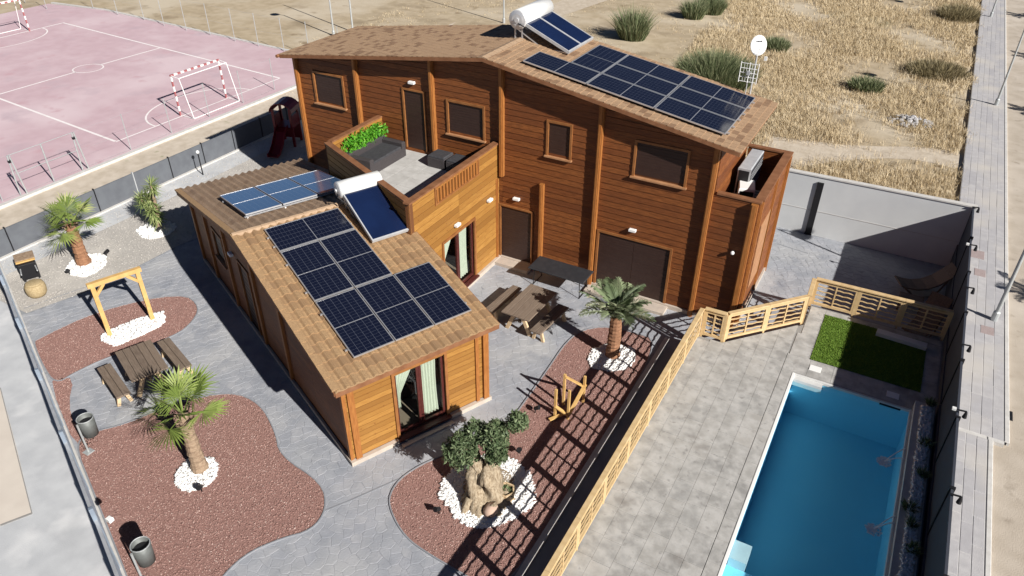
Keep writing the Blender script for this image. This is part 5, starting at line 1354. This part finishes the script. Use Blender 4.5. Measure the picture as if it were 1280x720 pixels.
# ------------------------------------------------------------------ palms, yucca, olive
def fan_frond(L_, droop, az, n=30, pet=.55):
    V = []; F = []
    ca, sa = math.cos(az), math.sin(az)
    def P(r, z, t): return (ca * r - sa * t, sa * r + ca * t, z)
    el = droop
    px, pz = pet * math.cos(el), pet * math.sin(el)
    # petiole
    w = .018
    V += [P(0, 0, -w), P(0, 0, w), P(px, pz, w * .6), P(px, pz, -w * .6), P(0, -.02, 0), P(px, pz - .02, 0)]; F += [(0, 1, 2, 3), (1, 4, 5, 2), (0, 3, 5, 4)]
    for i in range(n):
        a = (i / (n - 1) - .5) * R(250); l = L_ * (1 - .28 * abs(i / (n - 1) - .5) * 2) * random.uniform(.88, 1.06)
        dr, dt = math.cos(a), math.sin(a)
        up = math.sin(el) * dr; hr = math.cos(el) * dr
        fold = .10 * (i % 2)
        p0 = (px, pz, 0); w = .026 * (L_ / .8)
        m = (px + hr * l * .55, pz + up * l * .55 - .03 + fold * .1, dt * l * .55); tip = (px + hr * l * .98, pz + up * l * .95 - .10 * l - random.uniform(0, .14) * l, dt * l * .98)
        nx, nt_ = -dt, dr
        o = len(V)
        V += [P(*p0), P(m[0] + nx * w * hr, m[1] + .012, m[2] + nt_ * w), P(m[0] - nx * w * hr, m[1] - .012, m[2] - nt_ * w), P(*tip)]
        F += [(o, o + 2, o + 1), (o + 2, o + 3, o + 1)]
    mb = MB(); tn_ = random.uniform(.05, .8)
    mb.v = V; mb.f = F; mb.t = [min(.99, max(.01, tn_ + random.uniform(-.12, .15))) for _ in F]; return mb
def date_frond(L_, el, az, n=26):
    V = []; F = []; ca, sa = math.cos(az), math.sin(az)
    def P(r, z, t): return (ca * r - sa * t, sa * r + ca * t, z)
    pts = []
    r = z = 0; e = el
    for i in range(11): pts.append((r, z, e)); r += L_ / 10 * math.cos(e); z += L_ / 10 * math.sin(e); e -= .085 + .006 * i
    for i in range(10):
        (r0, z0, _), (r1, z1, _) = pts[i], pts[i + 1]; w = .018 * (1 - i / 11); o = len(V)
        V += [P(r0, z0, -w), P(r0, z0, w), P(r1, z1, w * .85), P(r1, z1, -w * .85)]; F += [(o, o + 1, o + 2, o + 3)]
    for i in range(n):
        s = .14 + .86 * i / n; k = s * 10; j = min(int(k), 9); f = k - j; r0 = pts[j][0] + (pts[j + 1][0] - pts[j][0]) * f; z0 = pts[j][1] + (pts[j + 1][1] - pts[j][1]) * f; e = pts[j][2]
        l = L_ * .30 * math.sin(PI * (.18 + .78 * s)) * random.uniform(.85, 1.1)
        for sg in (-1, 1):
            w = .014; o = len(V); fx = .62 * l * math.cos(e); fz = .62 * l * math.sin(e); out = .68 * l
            V += [P(r0 - w, z0, 0), P(r0 + w, z0, 0), P(r0 + fx * .5 + w, z0 + fz * .5 + .22 * l, sg * out * .5), P(r0 + fx + .005, z0 + fz + .25 * l - random.uniform(0, .1), sg * out)]
            F += [(o, o + 1, o + 2), (o, o + 2, o + 3)]
    mb = MB(); mb.v = V; mb.f = F; tn_ = random.uniform(.05, .85); mb.t = [min(.99, max(.01, tn_ + random.uniform(-.1, .14))) for _ in F]; return mb
def palm(label, loc, h, r0, r1, kind, nf, L_, bark, els, group='palms in the yard', lean=(0, 0)):
    t = thing('palm_tree', label, 'palm', loc, 0, group); mb = MB(); n = 22; pts = []; rad = []
    for i in range(n + 1):
        s = i / n; pts.append((lean[0] * s * s, lean[1] * s * s, h * s)); rr = r0 + (r1 - r0) * s; rr *= 1 + .09 * (i % 2); rr *= 1.12 if s < .12 else 1; rad.append(rr)
    mb.tube(pts, rad, 12, jit=.07); mb.build('trunk', M[bark], t)
    if kind == 'fan':                      # stubs of cut leaves near the top
        sb = MB()
        for i in range(26):
            a = i * 2.4; z = h * random.uniform(.66, 1.0); s = (z / h) ** 2; rr = r0 + (r1 - r0) * z / h
            sb.beam((lean[0] * s + rr * .8 * math.cos(a), lean[1] * s + rr * .8 * math.sin(a), z), (lean[0] * s + (rr + .09) * math.cos(a), lean[1] * s + (rr + .09) * math.sin(a), z + .12), .05, .02)
        sb.build('leaf_base', M['ptrunk2'], t)
    for i in range(nf):
        az = i * 2.39996 + random.uniform(-.25, .25); el = els[0] + (els[1] - els[0]) * (1 - i / nf) + random.uniform(-.1, .1)
        el = els[1] - (els[1] - els[0]) * (i / max(1, nf - 1)) ** .8
        fm = fan_frond(L_ * random.uniform(.85, 1.1), el, az) if kind == 'fan' else date_frond(L_ * random.uniform(.85, 1.08), el, az)
        fm.xf(lambda x, y, z: (x + lean[0], y + lean[1], z + h - .04)); fm.build('frond', M['fan' if kind == 'fan' else 'date'], t)
    return t
palm('fan palm with a reddish trunk on white pebbles near the grey fence', (-23.3, 11.75, .02), 1.5, .21, .15, 'fan', 11, .82, 'ptrunk', (R(-5), R(80)), lean=(-.1, .05))
palm('fan palm on white pebbles in the large red gravel bed', (-12.45, 7.15, .02), 1.75, .17, .12, 'fan', 11, .78, 'ptrunk2', (R(6), R(84)), lean=(-.05, .05))
palm('feathery date palm with a thick trunk in front of the house', (-5.5, 16.02, .02), 1.35, .19, .16, 'date', 22, 1.3, 'ptrunk', (R(45), R(86)))
for k, (x, y) in enumerate(((9.6, 67.6), (9.9, 55.6), (9.7, 44.2), (9.3, 24.6))):
    palm(('street palm off the right edge opposite the far lamp post', 'street palm off the right edge, second from the far end', 'street palm off the right edge, third from the far end', 'street palm off the right edge nearest the house')[k], (x, y, -.1), 2.4, .16, .12, 'date', 12, 1.3, 'ptrunk2', (R(0), R(75)), 'palms along the dirt street')
yt = thing('yucca_plant', 'yucca with several spiky heads on white pebbles by the grey fence', 'plant', (-23.1, 14.7, .02))
for (x, y, h, s) in ((-.1, .0, 1.25, .45), (-.38, -.12, 1.15, .42), (.12, .08, 1.75, .4), (.05, -.1, .85, .45), (-.2, .15, .7, .4), (.02, .02, .5, .4)):
    MB().tube([(0, 0, 0), (x * .6, y * .6, h * .5), (x, y, h)], [.09, .06, .05], 8, jit=.1).build('stem', M['ptrunk2'], yt)
    n = 120; mb = MB()
    for i in range(n):
        a = random.uniform(0, 2 * PI); e = random.uniform(-.7, 1.4); l = s * random.uniform(.8, 1.2); w = .02
        d = Vector((math.cos(a) * math.cos(e), math.sin(a) * math.cos(e), math.sin(e))); sd_ = Vector((-math.sin(a), math.cos(a), 0)) * w; p0 = Vector((x, y, h - .05 + random.uniform(-.25, .1)))
        mb.add([p0 - sd_ * .6, p0 + sd_ * .6, p0 + d * l * .5 + sd_, p0 + d * l * .5 - sd_, p0 + d * l - Vector((0, 0, .04))], [(0, 1, 2, 3), (3, 2, 4)], random.uniform(.01, .99))
    mb.build('leaf_rosette', M['yucca'], yt)
# olive
ol = thing('olive_tree', 'old olive with a thick gnarled trunk and clipped green foliage in a white pebble ring', 'olive tree', (-6.05, 9.78, .02))
def gnarl():
    mb = MB(); n = 64; zs = [0, .06, .14, .24, .34, .44, .54, .64, .74, .84, .92, .98]; rr = [.54, .47, .41, .38, .36, .355, .35, .34, .32, .29, .23, .12]; V = []
    rs = np.random.default_rng(5)
    for i, (z, r0) in enumerate(zip(zs, rr)):
        for k in range(n):
            a = 2 * PI * k / n; tw = z * 1.1
            r = r0 * (1 + .15 * math.sin(3 * (a + tw) + .6) + .12 * math.sin(5 * (a + tw * 1.4) + 1.1) + .09 * abs(math.sin(9 * (a + tw))) + .07 * math.sin(23 * a + 7 * z) + rs.uniform(-.05, .05))
            hol = math.exp(-(((a - 5.05 + PI) % (2 * PI) - PI) / .42) ** 2) * math.exp(-((z - .40) / .17) ** 2); r *= 1 - .62 * hol
            hol = math.exp(-(((a - 5.75 + PI) % (2 * PI) - PI) / .25) ** 2) * math.exp(-((z - .70) / .10) ** 2); r *= 1 - .45 * hol
            V.append((r * math.cos(a) - .10 * z, r * math.sin(a) * 1.08 + .14 * z, z + (.07 * math.sin(2 * a + 1) + .05 * math.sin(5 * a)) * (z > .5)))
    m = len(zs); F = [(i * n + k, i * n + (k + 1) % n, (i + 1) * n + (k + 1) % n, (i + 1) * n + k) for i in range(m - 1) for k in range(n)] + [tuple(range((m - 1) * n, m * n))]
    return mb.add(V, F)
gnarl().build('trunk', M['otrunk'], ol, True)
for a, ln_r in ((4.2, .75), (5.6, .7), (.4, .65), (2.6, .7)):
    MB().tube([(.4 * math.cos(a), .42 * math.sin(a), .2), (.55 * math.cos(a + .1), .57 * math.sin(a + .1), .06), (ln_r * math.cos(a + .25), ln_r * math.sin(a + .25), -.02)], [.11, .09, .04], 9, jit=.15).build('root', M['otrunk'], ol, True)
limbs = [((-.15, .0, .8), (-.45, -.05, 1.2), .11), ((-.05, .2, .85), (-.1, .35, 1.35), .10), ((.1, .2, .8), (.15, .75, 1.5), .09), ((-.2, .1, .8), (-.5, .35, 1.3), .08)]
for a, b, r in limbs: MB().tube([a, tuple((np.array(a) + np.array(b)) / 2 + np.array([.03, -.03, .04])), b], [r, r * .8, r * .5], 9, jit=.12).build('limb', M['otrunk'], ol)
leaves(7500, [(-.55, -.12, 1.32, .40, .38, .28), (-.5, .42, 1.42, .33, .34, .25), (0, .42, 1.52, .34, .33, .26), (.18, .2, 1.32, .25, .25, .2), (.28, 1.0, 1.66, .24, .25, .22), (-.12, .78, 1.42, .25, .25, .19), (-.75, .2, 1.3, .2, .22, .17)], .06, M['olive'], 'foliage', ol)

# ------------------------------------------------------------------ sports court furniture
def goal(label, loc, rz):
    t = thing('football_goal', label, 'goal', loc, rz, 'goals on the sports court'); n = 8
    for s in (-1.5, 1.5):
        a = MB().box(s - .034, s + .034, -.034, .034, 0, 2.0).build('goal_post', M['redp'], t)
        for k in range(1, n, 2): MB().box(s - .036, s + .036, -.036, .036, k * 2.0 / n, (k + 1) * 2.0 / n).build('stripe', M['white'], a)
    a = MB().box(-1.54, 1.54, -.04, .04, 2.001, 2.08).build('crossbar', M['redp'], t); N = 15
    for k in range(1, N, 2): x0 = -1.54 + k * 3.08 / N; MB().box(x0, x0 + 3.08 / N, -.042, .042, 1.999, 2.082).build('stripe', M['white'], a)
    f = MB()
    for s in (-1.5, 1.5): f.tube([(s, 0, 2.04), (s, .55, 1.98), (s, .98, .03), (s, 0, .03)], .02, 7)
    f.tube([(-1.5, .55, 1.98), (1.5, .55, 1.98)], .02, 7); f.tube([(-1.5, .98, .03), (1.5, .98, .03)], .02, 7)
    f.build('net_frame', M['white'], t); return t
g1 = goal('red and white striped goal on the sports court near the house', (-31.95, 24.7, -.06), R(-90))
g2 = dup(g1, (-53.7, 27.6, -.06), R(90), 'far striped goal at the top left corner of the court')
def post_row(name, label, pts, h, r=.022):
    c = np.mean(pts, 0); t = thing(name, label, 'fence', (c[0], c[1], -.1))
    for (x, y) in pts: MB().tube([(x - c[0], y - c[1], 0), (x - c[0], y - c[1], h)], r, 6).build('post', M['steel'], t)
    w = MB()
    for z in (h - .05, h * .5, .1): w.tube([(x - c[0], y - c[1], z) for x, y in pts], .0035, 4)
    w.build('wire', M['steel'], t)
post_row('wire_fence', 'thin pale wire fence posts along the near edge of the court', [(-30.45, 10.9), (-30.45, 13.2), (-30.4, 19.1), (-30.45, 21.4), (-30.55, 23.8), (-30.6, 26.1), (-30.7, 28.5)], 1.75)
post_row('wire_fence', 'thin pale wire fence posts along the far side of the court', [(-62, 34.0), (-58.5, 33.5), (-55.6, 35.3), (-52.4, 35.0), (-49.5, 34.97), (-47.0, 34.63), (-44.65, 34.54), (-42.3, 34.5), (-39.8, 34.3), (-37.6, 34.2), (-35.4, 34.2), (-33.4, 34.3), (-31.0, 34.4)], 2.1)
gt = thing('court_gate_frame', 'pale frame of double posts joined by wire at the near court edge', 'frame', (-30.3, 15.3, -.1))
for y in (-1.35, 1.4):
    for dy, dx in ((-.09, 0), (.12, .12)): MB().tube([(dx, y + dy, 0), (dx * .2, y + dy * .3, 1.75)], .03, 7).build('post', M['steel'], gt)
    MB().box(-.05, .05, y - .07, y + .07, 1.45, 1.55).build('clamp', M['black'], gt)
MB().tube([(0, 0, 0), (0, 0, 1.75)], .03, 7).build('post', M['steel'], gt)
for z in (1.74, .95): MB().tube([(0, -1.35, z), (0, 1.4, z)], .014, 5).build('rail', M['steel'], gt)
# lamp posts
def lamp_post(label, loc, h, rz, group='street lamps', head=True):
    t = thing('lamp_post', label, 'lamp post', loc, rz, group)
    MB().tube([(0, 0, 0), (0, 0, h * .5), (0, 0, h)], [.065, .05, .04], 10).build('pole', M['steel'], t); MB().lathe([(.1, 0), (.1, .3), (.07, .34)], 12).build('base', M['steel'], t)
    if head:
        MB().tube([(0, 0, h - .05), (.35, 0, h + .1), (.7, 0, h + .1)], .03, 8).build('arm', M['steel'], t); MB().lathe([(.08, .1), (.3, 0), (.33, -.12), (.2, -.2)], 14, (.8, 0, h + .05)).build('lamp_shade', M['wgrey'], t, True)
    return t
lamp_post('grey lamp post on the pavement opposite the shaded yard corner', (4.15, 23.5, 0), 4.8, 0)
lamp_post('grey lamp post on the pavement beside the wide dry field', (4.05, 45.5, 0), 4.8, 0)
lamp_post('grey lamp post on the pavement farthest away at the top edge', (3.55, 66.8, 0), 4.8, 0)
lamp_post('lamp post with a bowl head beyond the sports court', (-35.3, 38.8, -.14), 4.6, R(190))
lamp_post('plain thin pole beyond the court, right of the bowl lamp', (-34.8, 40.2, -.14), 6.5, 0, head=False)
lamp_post('plain thin pole rising behind the water heater of the main roof', (-27.0, 47.5, -.14), 6.5, 0, head=False)
